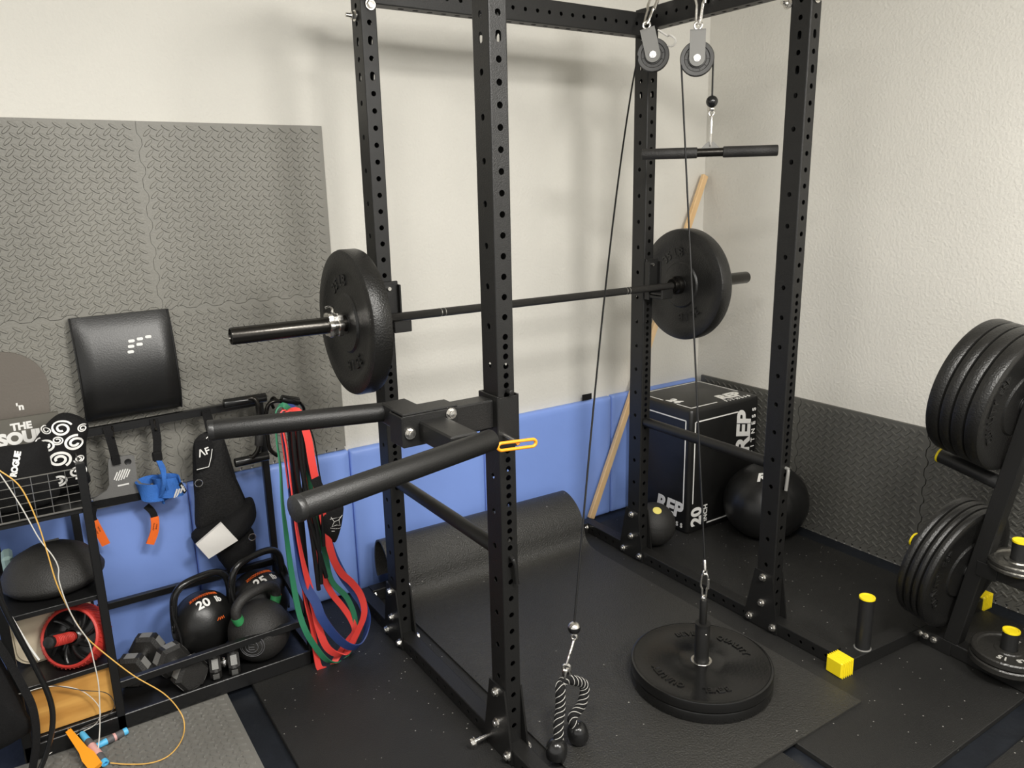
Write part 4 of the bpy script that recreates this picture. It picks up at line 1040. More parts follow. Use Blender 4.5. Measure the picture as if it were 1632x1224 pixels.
for s in (1, -1):
    mb = MB(); mb.cyl(Mw @ Vector((0, 0, .020 * s)), Mw @ Vector((0, 0, .122 * s)), .0150, 28, .002)
    for k in range(10): mb.torus(Mw @ Vector((0, 0, s * (.036 + .0075 * k))), .0152, .0014, Mw.to_3x3(), 24, 6)
    hd = mb.build('handle', 'wheel_red', ab)
    mb = MB(); mb.cyl(Mw @ Vector((0, 0, .120 * s)), Mw @ Vector((0, 0, .137 * s)), .0175, 28, .005); tag(mb.build('end_cap', 'black_plastic', hd), 'black end cap')
recentre(ab)
ct = thing('cream_tub', 'cream plastic tub lying on the lower shelf behind the red wheel', 'tub', (-1.01, .34, .231))
mb = MB(); mb.prism(rrect(.218, .190, .05, 6), frame((-1.030, .300, .327), (1, 0, 0), (0, 0, 1)), .075); mb.prism(rrect(.200, .172, .045, 6), frame((-1.030, .300, .327), (1, 0, 0), (0, 0, 1)), .006, .075); mb.build('tub', 'cream_plastic', ct); recentre(ct)
wbx = thing('wooden_box', 'small oiled wooden box on the bottom shelf of the storage stand', 'wooden box', (-1.01, .22, .062))
mb = MB(); mb.box((-1.010, .119, .137), (.214, .016, .147), b=.002); mb.build('front_board', 'oiled_wood', wbx)
mb = MB()
for x in (-1.110, -.910): mb.box((x, .230, .137), (.014, .205, .147), b=.002)
mb.box((-1.010, .326, .137), (.186, .014, .147), b=.002); mb.box((-1.010, .225, .070), (.186, .185, .010)); mb.build('carcass', 'oiled_wood', wbx); recentre(wbx)

# ================================================================ things hanging from the rear rail
# grey leg-strap plate of a pulling belt
gp = thing('grip_plate', 'grey moulded plate with a white striped shield, hanging by a black strap', 'training plate', (-.77, .42, .74))
Mg = frame((-.760, .440, .600), (1, 0, .015), (0, -.05, 1))
out = [(-.098, .012), (-.098, .038), (-.055, .058), (-.045, .075), (-.038, .150), (-.034, .164), (.034, .164), (.042, .155), (.040, .075), (.052, .055), (.098, .036), (.098, .010)]
mb = MB(); mb.prism(out[::1], Mg, .008); mb.add(*_slab(.196, .012, .030, (0, .006, -.006)), Mg); mb.build('plate', 'grey_nylon', gp)
mb = MB(); mb.lathe([(.0001, .0085), (.0085, .0085), (.0098, .0095), (.0108, .0085)], Mg @ Tl(.020, .142), 24); mb.build('hole_rim', 'black_plastic', gp)
mb = MB()
for k in range(6):
    x = -.022 + .0075 * k; hh = .030 * (1 - ((k - 2.5) / 3.4) ** 2) ** .5
    mb.add(*_slab(.0036, hh * 1.35, .0008, (0, 0, .0088)), Mg @ Tl(x, .102) @ RZ(-28))
mb.add(*_slab(.034, .0052, .0008, (0, 0, .0088)), Mg @ Tl(-.004, .066)); mb.build('shield_print', 'white_print', gp)
mb = MB(); mb.ribbon([Mg @ Vector(p) for p in ((-.104, .016, .004), (-.09, .018, .011), (.07, .012, .011), (.088, .012, .006))], .026, .004, Mg.col[1].xyz); mb.build('band', 'black_cloth', gp)
mb = MB(); mb.box(tuple(Mg @ Vector((.086, .032, .008))), (.022, .018, .034), b=.004); mb.build('buckle', 'grey_nylon', gp)
mb = MB(); mb.ribbon([Vector((-.787, SB - .012, .868)), Vector((-.785, SB - .024, .850)), Vector((-.780, .425, .800)), Mg @ Vector((-.014, .150, .012))], .026, .003, (1, 0, 0)); mb.add(*_slab(.024, .030, .016, (0, 0, .010)), Mg @ Tl(-.014, .158)); mb.build('strap', 'black_cloth', gp)
for nm, pts, wd in (('tail', [(-0.8589,0.425,0.6153), (-0.8688,0.425,0.5826), (-0.864,0.423,0.5511), (-0.854,0.424,0.5146), (-0.8426,0.425,0.4728)], (.92, 0, -.30)), ('tail', [(-0.7066,0.425,0.5772), (-0.6904,0.423,0.551), (-0.6869,0.42,0.519), (-0.6933,0.424,0.4776), (-0.7115,0.428,0.4369)], (1, 0, -.05))):
    P = smooth([Vector(p) for p in pts], 5); mb = MB(); mb.ribbon(P[:9], .022, .003, wd); tl = mb.build('tail_strap', 'black_cloth', gp)
    mb = MB(); mb.ribbon(P[8:], .026, .005, wd); tag(mb.build('orange_tag', 'orange_cloth', tl), 'orange cloth tag with dark lettering')
    mb = MB(); c_ = (P[12] + P[13]) / 2; t_ = (P[-1] - P[8]).normalized(); W_ = Vector(wd).normalized(); Mt = frame(c_, -t_, W_)
    for q, (ty, ln) in enumerate(((.004, .020), (-.005, .026))):
        pts = [Mt @ Vector((-ln / 2 + ln * k / 12, ty + .0022 * math.sin(k * 2.3 + q), -.0032 if Mt.col[2].y > 0 else .0032)) for k in range(13)]; mb.tube(pts, .0007, 5)
    mb.build('lettering', 'black_plastic', tl)
recentre(gp)
# blue wraps
bw = thing('wrist_wraps', 'rolled bright blue wraps with white stripes hanging from the rear rail', 'wraps', (-.645, .42, .66))
cW = Vector((-.652, .415, .625))
mb = MB()
for k, (dx, dz, r, w_) in enumerate(((0.020, 0, .042, .066), (-.034, .006, .038, .058))):
    th = []; 
    for q in range(34):
        a = 2 * pi * 1.6 * q / 33; rr = r * (1 - .30 * q / 33); th.append(cW + Vector((dx + rr * math.cos(a), rr * math.sin(a) * .8, dz + .014 * math.sin(a * .5 + k))))
    mb.ribbon(th, w_, .005, (-.25, 0.25, 1))
mb.build('wrap', 'blue_cloth', bw)
mb = MB(); mb.ribbon(smooth([cW + Vector((-.012, -.036, -.01)), cW + Vector((.0, -.046, .03)), cW + Vector((.004, -.030, .070)), cW + Vector((-.004, -.010, .115))], 5), .011, .004, (1, .3, 0)); mb.ribbon(smooth([cW + Vector((.012, -.030, .0)), cW + Vector((.006, -.040, .045)), cW + Vector((.012, -.020, .080)), cW + Vector((.000, -.008, .115))], 5), .009, .004, (1, .3, 0)); mb.build('thumb_loop', 'blue_cloth', bw)
mb = MB(); Mb_ = frame(cW + Vector((.046, -.027, -.014)), (.72, .62, -.05), (.20, .0, 1))
for k in range(3): mb.add(*_slab(.0075, .030, .0012, (-.020 + .0125 * k, -.004 + .004 * k, .0035)), Mb_ @ RZ(-28))
Mb2 = frame(cW + Vector((.002, .006, .014)), (1, .1, 0), (0, .1, 1)); mb.add(*_slab(.020, .012, .0012, (0, .008, .0005)), Mb2); mb.add(*_slab(.016, .010, .0012, (.001, -.010, .0005)), Mb2)
mb.build('stripe_print', 'white_print', bw)
mb = MB(); Mb3 = frame(cW + Vector((.0630, -.006, -.006)), (.40, .3, -1), (.70, .5, .35)); mb.prism(rrect(.044, .014, .002, 2), Mb3, .003); mb.build('label_tab', 'black_cloth', bw)
mb = MB(); decal(mb, 'adidas', Mb3 @ Matrix.Translation((0, 0, .0032)), .0125, .0004, 0, 1, .0005); mb.build('lettering', 'white_print', bw)
mb = MB(); mb.ribbon([Vector((-.645, SB - .012, .868)), Vector((-.645, SB - .022, .850)), Vector((-.645, .424, .800)), cW + Vector((-.002, -.004, .118))], .026, .003, (1, 0, 0)); mb.box(tuple(cW + Vector((-.002, -.006, .122))), (.030, .020, .032), b=.004); mb.build('strap', 'black_cloth', bw)
recentre(bw)
# black vest
vt = thing('weight_vest', 'black mesh weight vest with a white patch hanging from the rear rail', 'vest', (-.47, .41, .80))
Mv = frame((-.470, .445, .255), (1, 0, 0), (0, -.02, 1))
def vp(px): return [(p[0] + .470, p[2] - .255) for p in px]
mb = MB(); o_ = vp([(-0.526,0.4,0.7727), (-0.4548,0.4,0.7973), (-0.4313,0.4,0.7607), (-0.4185,0.4,0.6583), (-0.3855,0.4,0.5319), (-0.3864,0.4,0.435), (-0.4872,0.4,0.4377), (-0.5546,0.4,0.444), (-0.5499,0.4,0.5605), (-0.5445,0.4,0.6631)])
hv = puff(mb, [(p.x, p.y) for p in smooth([(x, y, 0) for x, y in o_], 4, True)][::-1], Mv, .050, 6, .004); mb.build('mesh_body', 'mesh_cloth', vt, 60)
mb = MB(); o_ = vp([(-0.4594,0.4,0.7936), (-0.4367,0.4,0.7892), (-0.423,0.4,0.7175), (-0.3992,0.4,0.5711), (-0.3802,0.4,0.5185), (-0.3958,0.4,0.5176), (-0.4296,0.4,0.6138), (-0.4534,0.4,0.7123)]); puff(mb, o_[::-1], Mv, .030, 4, .006); mb.build('shoulder_strap', 'black_cloth', vt, 60)
mb = MB(); Mst = frame((-0.5176,0.392,0.7348), (1, 0, .04), (0, 0, 1)); mb.prism([(-.026, -.052), (.022, -.050), (.040, -.010), (.038, .040), (-.018, .046)], Mst, .012); mb.build('chest_strap', 'black_cloth', vt)
mb = MB(); decal(mb, 'ΛF', Mst @ Matrix.Translation((.006, .004, .0125)) @ RZ(10), .034, .0006, 0, 1.0, .0006)
mb.tube([Mst @ Vector(p) for p in ((-.026, -.051, .013), (.014, -.050, .013), (.026, -.020, .013), (.034, .010, .013))], .0014, 6); mb.build('white_trim', 'white_print', vt)
mb = MB(); mb.tube([Mst @ Vector(p) for p in ((.020, .052, .016), (.036, .062, .016))], .0018, 6); mb.build('white_trim', 'white_print', vt)
mb = MB(); o_ = vp([(-0.5746,0.39,0.4343), (-0.4854,0.39,0.4768), (-0.376,0.39,0.5208), (-0.349,0.39,0.4996), (-0.3551,0.39,0.4377), (-0.4191,0.39,0.3814), (-0.51,0.39,0.3488), (-0.5488,0.39,0.365)])
hb = puff(mb, [(p.x, p.y) for p in smooth([(x, y, 0) for x, y in o_], 4, True)][::-1], Mv, .085, 6, .004); mb.build('waist_belt', 'black_cloth', vt, 60)
mb = MB(); q_ = vp([(-0.4878,0.385,0.4863), (-0.4399,0.385,0.4062), (-0.5435,0.385,0.3654), (-0.5471,0.385,0.3905), (-0.5784,0.385,0.4279)]); n_ = 6
ctr = (sum(x for x, _ in q_) / 5, sum(y for _, y in q_) / 5)
vs = []; fs = []
for i in range(9):
    for j in range(9):
        u, v = i / 8, j / 8; A, B, C, D_ = q_[0], q_[1], q_[2], q_[4]
        x = (A[0] * (1 - u) + B[0] * u) * (1 - v) + (D_[0] * (1 - u) + C[0] * u) * v; y = (A[1] * (1 - u) + B[1] * u) * (1 - v) + (D_[1] * (1 - u) + C[1] * u) * v
        vs.append((x, y, .093 + .004 * math.sin(u * pi) * math.sin(v * pi)))
for i in range(8):
    for j in range(8): fs.append((i * 9 + j, i * 9 + j + 1, i * 9 + j + 10, i * 9 + j + 9))
vs += [(x, y, .080) for x, y, _ in vs]; fs += [tuple(81 + k for k in f[::-1]) for f in fs]
for e in ([i * 9 for i in range(9)], [i * 9 + 8 for i in range(9)], list(range(9)), list(range(72, 81))):
    for a, b in zip(e, e[1:]): fs.append((a, b, b + 81, a + 81))
mb.add(vs, fs, Mv); tag(mb.build('patch', 'white_cloth', vt), 'plain white patch')
mb = MB(); o_ = vp([(-0.5003,0.4,0.3566), (-0.3987,0.4,0.4015), (-0.3636,0.4,0.3919), (-0.3631,0.4,0.3045), (-0.4056,0.4,0.2668), (-0.4524,0.4,0.2486), (-0.471,0.4,0.2618)]); puff(mb, [(p.x, p.y) for p in smooth([(x, y, 0) for x, y in o_], 4, True)][::-1], Mv, .045, 5, .004); mb.build('lower_panel', 'black_cloth', vt, 60)
mb = MB()
for p in ((-0.5389,0.385,0.632), (-0.3873,0.362,0.3979)):
    mb = MB(); mb.torus(p, .0125, .0016, Matrix.Rotation(pi / 2, 3, 'X'), 20, 6); mb.build('ring', 'zinc', vt)
mb = MB(); mb.ribbon([Vector((-.478, SB - .014, .868)), Vector((-.478, SB - .036, .845)), Vector((-.475, .412, .80))], .030, .004, (1, 0, 0)); mb.build('hanging_loop', 'black_cloth', vt)
recentre(vt)
# cable row handle on the rail
rh = thing('row_handle', 'black steel cable row handle with two grips hooked over the rear rail', 'cable handle', (-.41, .42, .80))
g1, g2 = [Vector(p) for p in ((-0.4258,0.4,0.8914), (-0.2787,0.4,0.8918))], [Vector(p) for p in ((-0.4105,0.4,0.673), (-0.2905,0.4,0.6758))]
for a, b in (g1, g2):
    mb = MB(); mb.cyl(a, b, .0165, 24, .003); mb.build('grip', 'black_gloss', rh)
mb = MB()
mb.tube(smooth([(-0.3497,0.395,0.8978), (-0.3264,0.385,0.8983), (-0.3149,0.38,0.8746), (-0.3139,0.38,0.8401), (-0.3185,0.38,0.7715), (-0.3284,0.38,0.7152), (-0.3465,0.388,0.6885), (-0.3577,0.396,0.6863)], 5), .0085, 12)
mb.tube(smooth([(-0.2887,0.385,0.8344), (-0.278,0.38,0.8683), (-0.2504,0.38,0.8775), (-0.2139,0.385,0.8633), (-0.201,0.39,0.8366)], 5), .0075, 12); mb.tube(smooth([(-0.2887,0.385,0.8344), (-0.2923,0.38,0.7665), (-0.2885,0.382,0.7064), (-0.262,0.39,0.6726)], 5), .0075, 12)
mb.build('frame', 'black_oxide', rh); mb = MB(); mb.cyl((-0.3176,0.38,0.7807), (-0.3273,0.38,0.7266), .0140, 20, .002); mb.build('sleeve', 'black_rubber', rh)
recentre(rh)
hn = thing('stirrup_handle', 'black stirrup grip at the right end of the rear rail, above the bands', 'cable handle', (-.33, .40, .86))
mb = MB(); mb.cyl((-0.232,0.38,0.8814), (-0.1697,0.38,0.8617), .0160, 20, .003); mb.build('grip', 'black_gloss', hn)
mb = MB(); mb.tube(smooth([(-0.2447,0.385,0.8732), (-0.2525,0.4,0.8852), (-0.257,0.42,0.8677), (-0.2475,0.43,0.8404)], 5), .006, 10); mb.tube(smooth([(-0.164,0.385,0.8549), (-0.147,0.4,0.8297), (-0.1431,0.42,0.7957), (-0.1552,0.43,0.7811)], 5), .006, 10); mb.build('stirrup', 'black_oxide', hn); recentre(hn)
# ---------------------------------------------------------------- loop bands on a peg of the front right post
pg = thing('band_peg', 'black steel peg on the front right post of the storage stand', 'peg', (XC, SF, .875))
mb = MB(); mb.tube(smooth([(XC - .0, SF - .012, .868), (XC - .012, SF - .03, .872), (XC - .035, SF - .045, .874), (XC - .075, SF - .045, .876), (XC - .080, SF - .045, .892)], 4), .0065, 10); mb.build('peg', 'black_oxide', pg); recentre(pg)
def band(name, lab, m, wd, pts, wdir, th=.0042):
    mb = MB(); P = smooth([Vector(p) for p in pts], 6, True); n = len(P)
    k = len(wdir); W = []
    for i in range(n):
        f = i / n * k; a = int(f) % k; b = (a + 1) % k; t = f - int(f); W.append(Vector(wdir[a]).lerp(Vector(wdir[b]), t))
    mb.ribbon(P, wd, th, W, closed=True); o = mb.build(name, m, None, 50); tag(o, lab, 'resistance band', 'loop bands on the storage stand'); return o
band('loop_band', 'green loop band hanging leftmost from the storage stand', 'band_green', .019,
     [(-0.3476,0.05,0.9319), (-0.3545,0.049,0.8409), (-0.3517,0.048,0.7465), (-0.3569,0.046,0.631), (-0.3556,0.043,0.5228), (-0.3527,0.038,0.3903), (-0.3441,0.031,0.2537), (-0.3284,0.023,0.1706), (-0.301,0.025,0.1004), (-0.2695,0.028,0.0387), (-0.2367,0.038,0.006), (-0.1988,0.055,-0.0078), (-0.157,0.071,0.0231), (-0.1341,0.076,0.1123), (-0.1555,0.081,0.2082), (-0.2064,0.081,0.292), (-0.2216,0.081,0.4096), (-0.2454,0.076,0.5934), (-0.2675,0.066,0.8194), (-0.3096,0.056,0.9342)],
     [(.35, .9, .1), (.4, .85, 0), (.6, .7, 0), (.85, .3, 0), (1, -.1, 0), (.6, -.3, .5), (.3, -.7, .3), (.8, .3, .5), (1, .1, .2), (1, .2, 0), (.8, -.6, 0), (.5, -.8, .1)])
band('loop_band', 'wide red loop band, nearest the rack, hanging from the storage stand', 'band_red', .024,
     [(-0.3329,0.04,0.9112), (-0.328,0.038,0.7968), (-0.3255,0.037,0.6262), (-0.3215,0.035,0.5164), (-0.3106,0.035,0.4014), (-0.2976,0.033,0.3114), (-0.2905,0.032,0.2469), (-0.2808,0.03,0.162), (-0.2617,0.027,0.0847), (-0.2275,0.025,0.0414), (-0.1928,0.027,0.0346), (-0.1552,0.031,0.0803), (-0.1179,0.037,0.1379), (-0.1083,0.047,0.1789), (-0.1176,0.056,0.2267), (-0.1435,0.058,0.2751), (-0.1764,0.059,0.3207), (-0.2063,0.048,0.3951), (-0.2309,0.034,0.537), (-0.2473,0.024,0.6658), (-0.258,0.02,0.7554), (-0.2651,0.02,0.8413), (-0.2868,0.03,0.9258)],
     [(.35, .9, 0), (.35, .9, 0), (.6, .75, 0), (.95, .2, .2), (.9, -.3, .3), (.7, -.5, .3), (.4, -.8, .3), (.6, -.5, .5), (.9, -.3, .2), (1, -.2, .1), (1, -.2, .15), (.9, -.4, .1)])
band('loop_band', 'second red loop band, its fold lowest on the floor in front of the stand', 'band_red', .021,
     [(-0.3342,0.062,0.9083), (-0.3311,0.061,0.7488), (-0.3267,0.06,0.575), (-0.32,0.059,0.3943), (-0.309,0.057,0.2578), (-0.2954,0.052,0.1563), (-0.2949,0.045,0.0877), (-0.2901,0.039,0.0114), (-0.2718,0.038,-0.0074), (-0.25,0.037,-0.013), (-0.218,0.048,0.0182), (-0.1683,0.059,0.0634), (-0.1417,0.068,0.0866), (-0.1472,0.077,0.1213), (-0.1736,0.082,0.1796), (-0.211,0.084,0.2491), (-0.2368,0.086,0.3372), (-0.2518,0.085,0.4788), (-0.2671,0.083,0.6849), (-0.2748,0.076,0.8395), (-0.2986,0.07,0.9167)],
     [(.3, .9, 0), (.3, .9, 0), (.45, .85, 0), (.85, .4, 0), (1, -.1, .1), (.9, -.2, .2), (.3, -.7, .4), (.8, .2, .5), (.9, .1, .2), (1, .1, 0), (.8, -.6, 0)])
band('loop_band', 'navy blue loop band with the widest loop on the floor', 'band_navy', .031,
     [(-0.3266,0.072,0.9129), (-0.3269,0.069,0.7881), (-0.3261,0.063,0.6394), (-0.3234,0.049,0.4895), (-0.3157,0.034,0.3465), (-0.2876,0.018,0.264), (-0.2746,0.007,0.2065), (-0.241,0,0.1366), (-0.1971,0.003,0.0757), (-0.1542,0.01,0.0537), (-0.1175,0.032,0.0736), (-0.0982,0.053,0.1184), (-0.1038,0.07,0.1717), (-0.1251,0.084,0.2214), (-0.1621,0.094,0.2967), (-0.1974,0.097,0.4128), (-0.2263,0.096,0.6045), (-0.2455,0.089,0.7875), (-0.2833,0.08,0.9139)],
     [(.3, .9, 0), (.35, .9, 0), (.7, .5, .1), (.9, -.1, .2), (.6, -.5, .6), (.4, -.5, .75), (.35, -.5, .75), (.6, -.2, .7), (.9, .0, .3), (1, .1, .1), (.8, -.6, .1)])
# black tube set and pouch hanging beside the bands
tu = thing('tube_bands', 'bundle of thin black exercise tubes hanging beside the red bands', 'exercise tubes', (-.26, .06, .85))
mb = MB()
mb.tube(smooth([(-0.3057,0.03,0.8942), (-0.3084,0.03,0.7739), (-0.2994,0.03,0.6438), (-0.2694,0.03,0.5041), (-0.2367,0.04,0.3309)], 6), .0075, 8)
mb.tube(smooth([(-0.2883,0.035,0.8898), (-0.2886,0.035,0.7471), (-0.2768,0.03,0.6165), (-0.2569,0.03,0.5007), (-0.2558,0.04,0.3136)], 6), .0075, 8)
mb.tube(smooth([(-0.2751,0.04,0.882), (-0.279,0.04,0.7436), (-0.2857,0.035,0.6388), (-0.2739,0.035,0.481), (-0.2662,0.04,0.2936)], 6), .0075, 8)
mb.tube(smooth([(-0.2617,0.045,0.8742), (-0.2651,0.045,0.7391), (-0.2474,0.04,0.6717), (-0.2354,0.035,0.5824), (-0.2361,0.04,0.4459)], 6), .0065, 8)
mb.build('tube', 'black_gloss', tu)
mb = MB(); mb.ribbon(smooth([(-0.2546,0.02,0.6968), (-0.245,0.018,0.6693), (-0.2312,0.018,0.6312), (-0.2106,0.02,0.5857)], 5), .030, .005, (1, -.2, .2)); mb.build('strap', 'black_cloth', tu); recentre(tu)
pc = thing('drawstring_pouch', 'black pouch with small white star print hanging in front of the blue mat', 'pouch', (-.22, .05, .5))
Mpc = frame((-0.207,0.055,0.5187), (1, 0, -.1), (0, 0, 1)); mb = MB(); o_ = smooth([(-.036, .055, 0), (.040, .066, 0), (.046, .02, 0), (.034, -.04, 0), (.018, -.075, 0), (-.006, -.05, 0), (-.030, -.02, 0)], 4, True)
hp = puff(mb, [(p.x, p.y) for p in o_][::-1], Mpc, .040, 6, .0); mb.build('bag', 'black_cloth', pc, 60)
mb = MB()
def pl(pts):
    mb.tube([Mpc @ Vector((x, y, hp(x, y) + .001)) for x, y in pts], .0009, 5)
pl([(-.006, .030), (.004, .014), (.020, .018), (.034, .030)]); pl([(.004, .014), (-.004, -.002), (.012, .002), (.026, -.004), (.020, .018)]); pl([(-.010, .024), (.030, .026)])
for k in range(7): pl([(-.008 + .006 * k, -.006 - .0012 * k), (-.005 + .006 * k, -.008 - .0012 * k)])
pl([(-.004, -.018), (.006, -.019)]); mb.build('print', 'white_print', pc); mb = MB(); mb.tube(smooth([Mpc @ Vector((.0, .060, .015)), Vector((-0.2215,0.055,0.661)), Vector((-0.2324,0.06,0.814)), Vector((-0.2555,0.06,0.8863))], 5), .0025, 6); mb.build('drawstring', 'black_cloth', pc); recentre(pc)

# ================================================================ kettlebells and dumbbells on the stand's bottom tray
def soft_kettle(c, r, txt, lab, yaw):
    c = Vector(c); t = thing('soft_kettlebell', lab, 'kettlebell', (c.x, c.y, c.z - r), 'soft kettlebells on the storage stand')
    Mk_ = Matrix.Translation(c) @ Matrix.Rotation(R_(yaw), 4, 'Z')
    mb = MB(); vs = []; fs = []; seg, rings = 56, 28
    for i in range(rings + 1):
        th = pi * i / rings; q = max(math.sin(th), .002)
        for k in range(seg):
            a = 2 * pi * k / seg; g = 1 - .012 * (abs((k * 6 / seg) % 1 - .5) > .47)
            z = math.cos(th); fl = .72 if z < -.72 else 1
            vs.append((r * .98 * q * g * math.cos(a), r * .86 * q * g * math.sin(a), r * max(z, -.86) * 1.02))
    for i in range(rings):
        for k in range(seg): fs.append((i * seg + k, (i + 1) * seg + k, (i + 1) * seg + (k + 1) % seg, i * seg + (k + 1) % seg))
    mb.add(vs, fs, Mk_); mb.build('bag', 'black_leather', t)
    mb = MB(); wd = r * .90; pts = smooth([(-wd, 0, .1 * r), (-wd * 1.02, -.01, .8 * r), (-wd * .92, -.012, 1.30 * r), (-wd * .60, -.012, 1.56 * r), (0, -.012, 1.62 * r), (wd * .60, -.012, 1.56 * r), (wd * .92, -.012, 1.30 * r), (wd * 1.02, -.01, .8 * r), (wd, 0, .1 * r)], 6)
    mb.tube([Mk_ @ p for p in pts], .0125, 14); mb.build('handle', 'black_gloss', t)
    mb = MB()
    for s in (-1, 1): mb.ribbon([Mk_ @ Vector(p) for p in smooth([(s * wd * 1.06, -.008, 1.02 * r), (s * wd * 1.10, -.022, .70 * r), (s * wd * 1.02, -.03, .2 * r), (s * wd * .98, -.03, -.5 * r)], 5)], .030, .006, (0, 1, .15))
    mb.build('side_strap', 'black_cloth', t)
    fw_ = (Mk_.to_3x3() @ Vector((0, -.55, .80))).normalized(); rt2 = (Mk_.to_3x3() @ Vector((1, 0, 0))); u2 = rt2.cross(fw_) * -1
    if u2.z < 0: u2 = -u2
    rr = (r * .98, r * .86, r * 1.02)
    def wrap(x, y, z=0.0):
        d = (fw_ + rt2 * (x / r) + u2 * (y / r)).normalized(); dl = Mk_.to_3x3().inverted() @ d
        return c + Mk_.to_3x3() @ Vector((dl.x * rr[0], dl.y * rr[1], dl.z * rr[2])) * (1.008 + z / r)
    mb = MB(); vs, fs = text_geo(txt, r * .44, r * .012, 0, 1.0, .0006); lw_, lf_ = text_geo('lb', r * .34, r * .008, 0, 1.0, .0006)
    mb.add([tuple(wrap(x - r * .14, y + r * .06, z)) for x, y, z in vs], fs); mb.add([tuple(wrap(x + r * .40, y + r * .07, z)) for x, y, z in lw_], lf_); mb.build('lettering', 'white_print', t)
    mb = MB()
    for s in (0, 1):
        mb.tube([wrap(-r * .52 + r * 1.04 * k / 14, r * .42 + r * .07 * (1 if (k + s) % 2 else -1), .001) for k in range(15)], .0010, 6)
    for k in range(3): mb.tube([wrap(r * (.10 + .10 * k), -r * .74, .001), wrap(r * (.18 + .10 * k), -r * .62, .001), wrap(r * (.22 + .10 * k), -r * .74, .001)], .0013, 6)
    mb.build('orange_stitching', 'orange_cloth', t); recentre(t)
soft_kettle((-.590, .325, .146), .110, '20', 'soft black kettlebell marked 20lb on the storage stand tray', 14)
soft_kettle((-.395, .345, .153), .116, '25', 'soft black kettlebell marked 25lb behind the green-banded kettlebell', 20)
kb = thing('kettlebell', 'cast iron kettlebell with green bands on its handle horns', 'kettlebell', (-.440, .190, .037))
kc = Vector((-.438, .188, .037 + .094)); mb = MB(); pr = []
for i in range(41):
    th = pi * i / 40; z = -math.cos(th); pr.append((max(.104 * math.sin(th), .0001), max(z, -.90) * .104))
mb.lathe(pr, Matrix.Translation(kc), 56); kby = R_(24); Rk = Matrix.Rotation(kby, 3, 'Z')
mb.build('bell', 'black_rubber', kb)
hp_ = [kc + Rk @ Vector(p) for p in ((-.070, 0, .058), (-.084, 0, .092), (-.080, 0, .122), (-.050, 0, .143), (0, 0, .148), (.050, 0, .143), (.080, 0, .122), (.084, 0, .092), (.070, 0, .058))]
mb = MB(); mb.tube(smooth(hp_, 6), .0172, 16); mb.build('handle', 'black_rubber', kb)
for s in (0, 1):
    q = smooth(hp_, 6); q = q if s == 0 else q[::-1]
    mb = MB(); mb.tube(q[2:7], .0182, 18); tag(mb.build('band', 'kettle_green', kb), 'green colour band')
mb = MB(); fd = (Vector((-.5, -.86, -.02))).normalized(); Me = axis(kc + fd * .1035, fd)
for rr, w_ in ((.043, .0016), (.035, .0012), (.021, .0014)):
    pts = [];
    for k in range(48):
        a = 2 * pi * k / 48; p = Me @ Vector((rr * math.cos(a), rr * math.sin(a), 0)); d = (p - kc).normalized(); pts.append(kc + d * .1043)
    mb.tube(pts, w_, 6, closed=True)
yv = Vector((0, 0, 1)); xv = yv.cross(fd)
for dz in (.010, 0, -.010): mb.tube([kc + (fd * .104 + xv * x + yv * dz).normalized() * .1045 for x in (-.009, .009)], .0013, 6)
mb.tube([kc + (fd * .104 + xv * -.009 + yv * z).normalized() * .1045 for z in (-.010, .010)], .0013, 6)
mb.build('emblem', 'grey_grip', kb); recentre(kb)  # same colour as the bell; grey paints in its lit raised edges
def dumbbell(c, d, R, hl, hw, lab, spin=0, handle=True):
    """hex dumbbell: two hexagonal heads of radius R and width hw joined by a handle; c = centre, d = axis"""
    c = Vector(c); d = Vector(d).normalized(); t = thing('hex_dumbbell', lab, 'dumbbell', c, 'hex dumbbells on the storage stand')
    for s in (-1, 1):
        M = axis(c + d * s * (hl / 2), d * s); u = Vector((0, 0, 1)); u = (u - d * u.dot(d)).normalized(); v = (d * s).cross(u); M = Matrix((u, v, d * s)).transposed().to_4x4(); M.translation = c + d * s * hl / 2
        mb = MB(); vs = []; fs = []
        lev = [(0, .80), (.012, 1.0), (hw - .014, 1.0), (hw - .003, .84), (hw, .80)]
        for z, sc in lev:
            for k in range(6):
                a = pi / 6 + pi / 3 * k; vs.append((R * sc * math.cos(a), R * sc * math.sin(a), z))
        for q in range(len(lev) - 1):
            for k in range(6): fs.append((q * 6 + k, q * 6 + (k + 1) % 6, (q + 1) * 6 + (k + 1) % 6, (q + 1) * 6 + k))
        fs += [tuple(range(6))[::-1], tuple((len(lev) - 1) * 6 + k for k in range(6))]
        mb.add(vs, fs, M); hd = mb.build('head', 'black_rubber', t, 20)
        for k in range(6):
            mb = MB(); a = pi / 3 * k; ap = R * .8665; Mf = M @ Matrix.Rotation(a, 4, 'Z') @ Matrix.Translation((ap, 0, hw / 2)); mb.add(*_slab(.0008, R * .60, hw * .55, (0, 0, 0)), Mf); tag(mb.build('flat_label', 'dumbbell_face', hd), 'dull grey panel')
    mb = MB(); mb.lathe([(.0135, -hl / 2), (.0165, -hl * .25), (.0172, 0), (.0165, hl * .25), (.0135, hl / 2)], axis(c, d), 24); mb.build('handle', 'chrome', t); recentre(t)
dumbbell((-.802, .312, .089), (.5, .86, 0), .060, .070, .054, 'hex dumbbell at the left end of the tray, pointing back towards the blue mat')
dumbbell((-.700, .192, .089), (.30, -.95, .0), .060, .070, .054, 'hex dumbbell with a plain end turned to the front, under the front rail')
dumbbell((-.573, .140, .083), (.98, -.18, 0), .053, .022, .036, 'hex dumbbell with grey panels in front of the 20lb kettlebell')

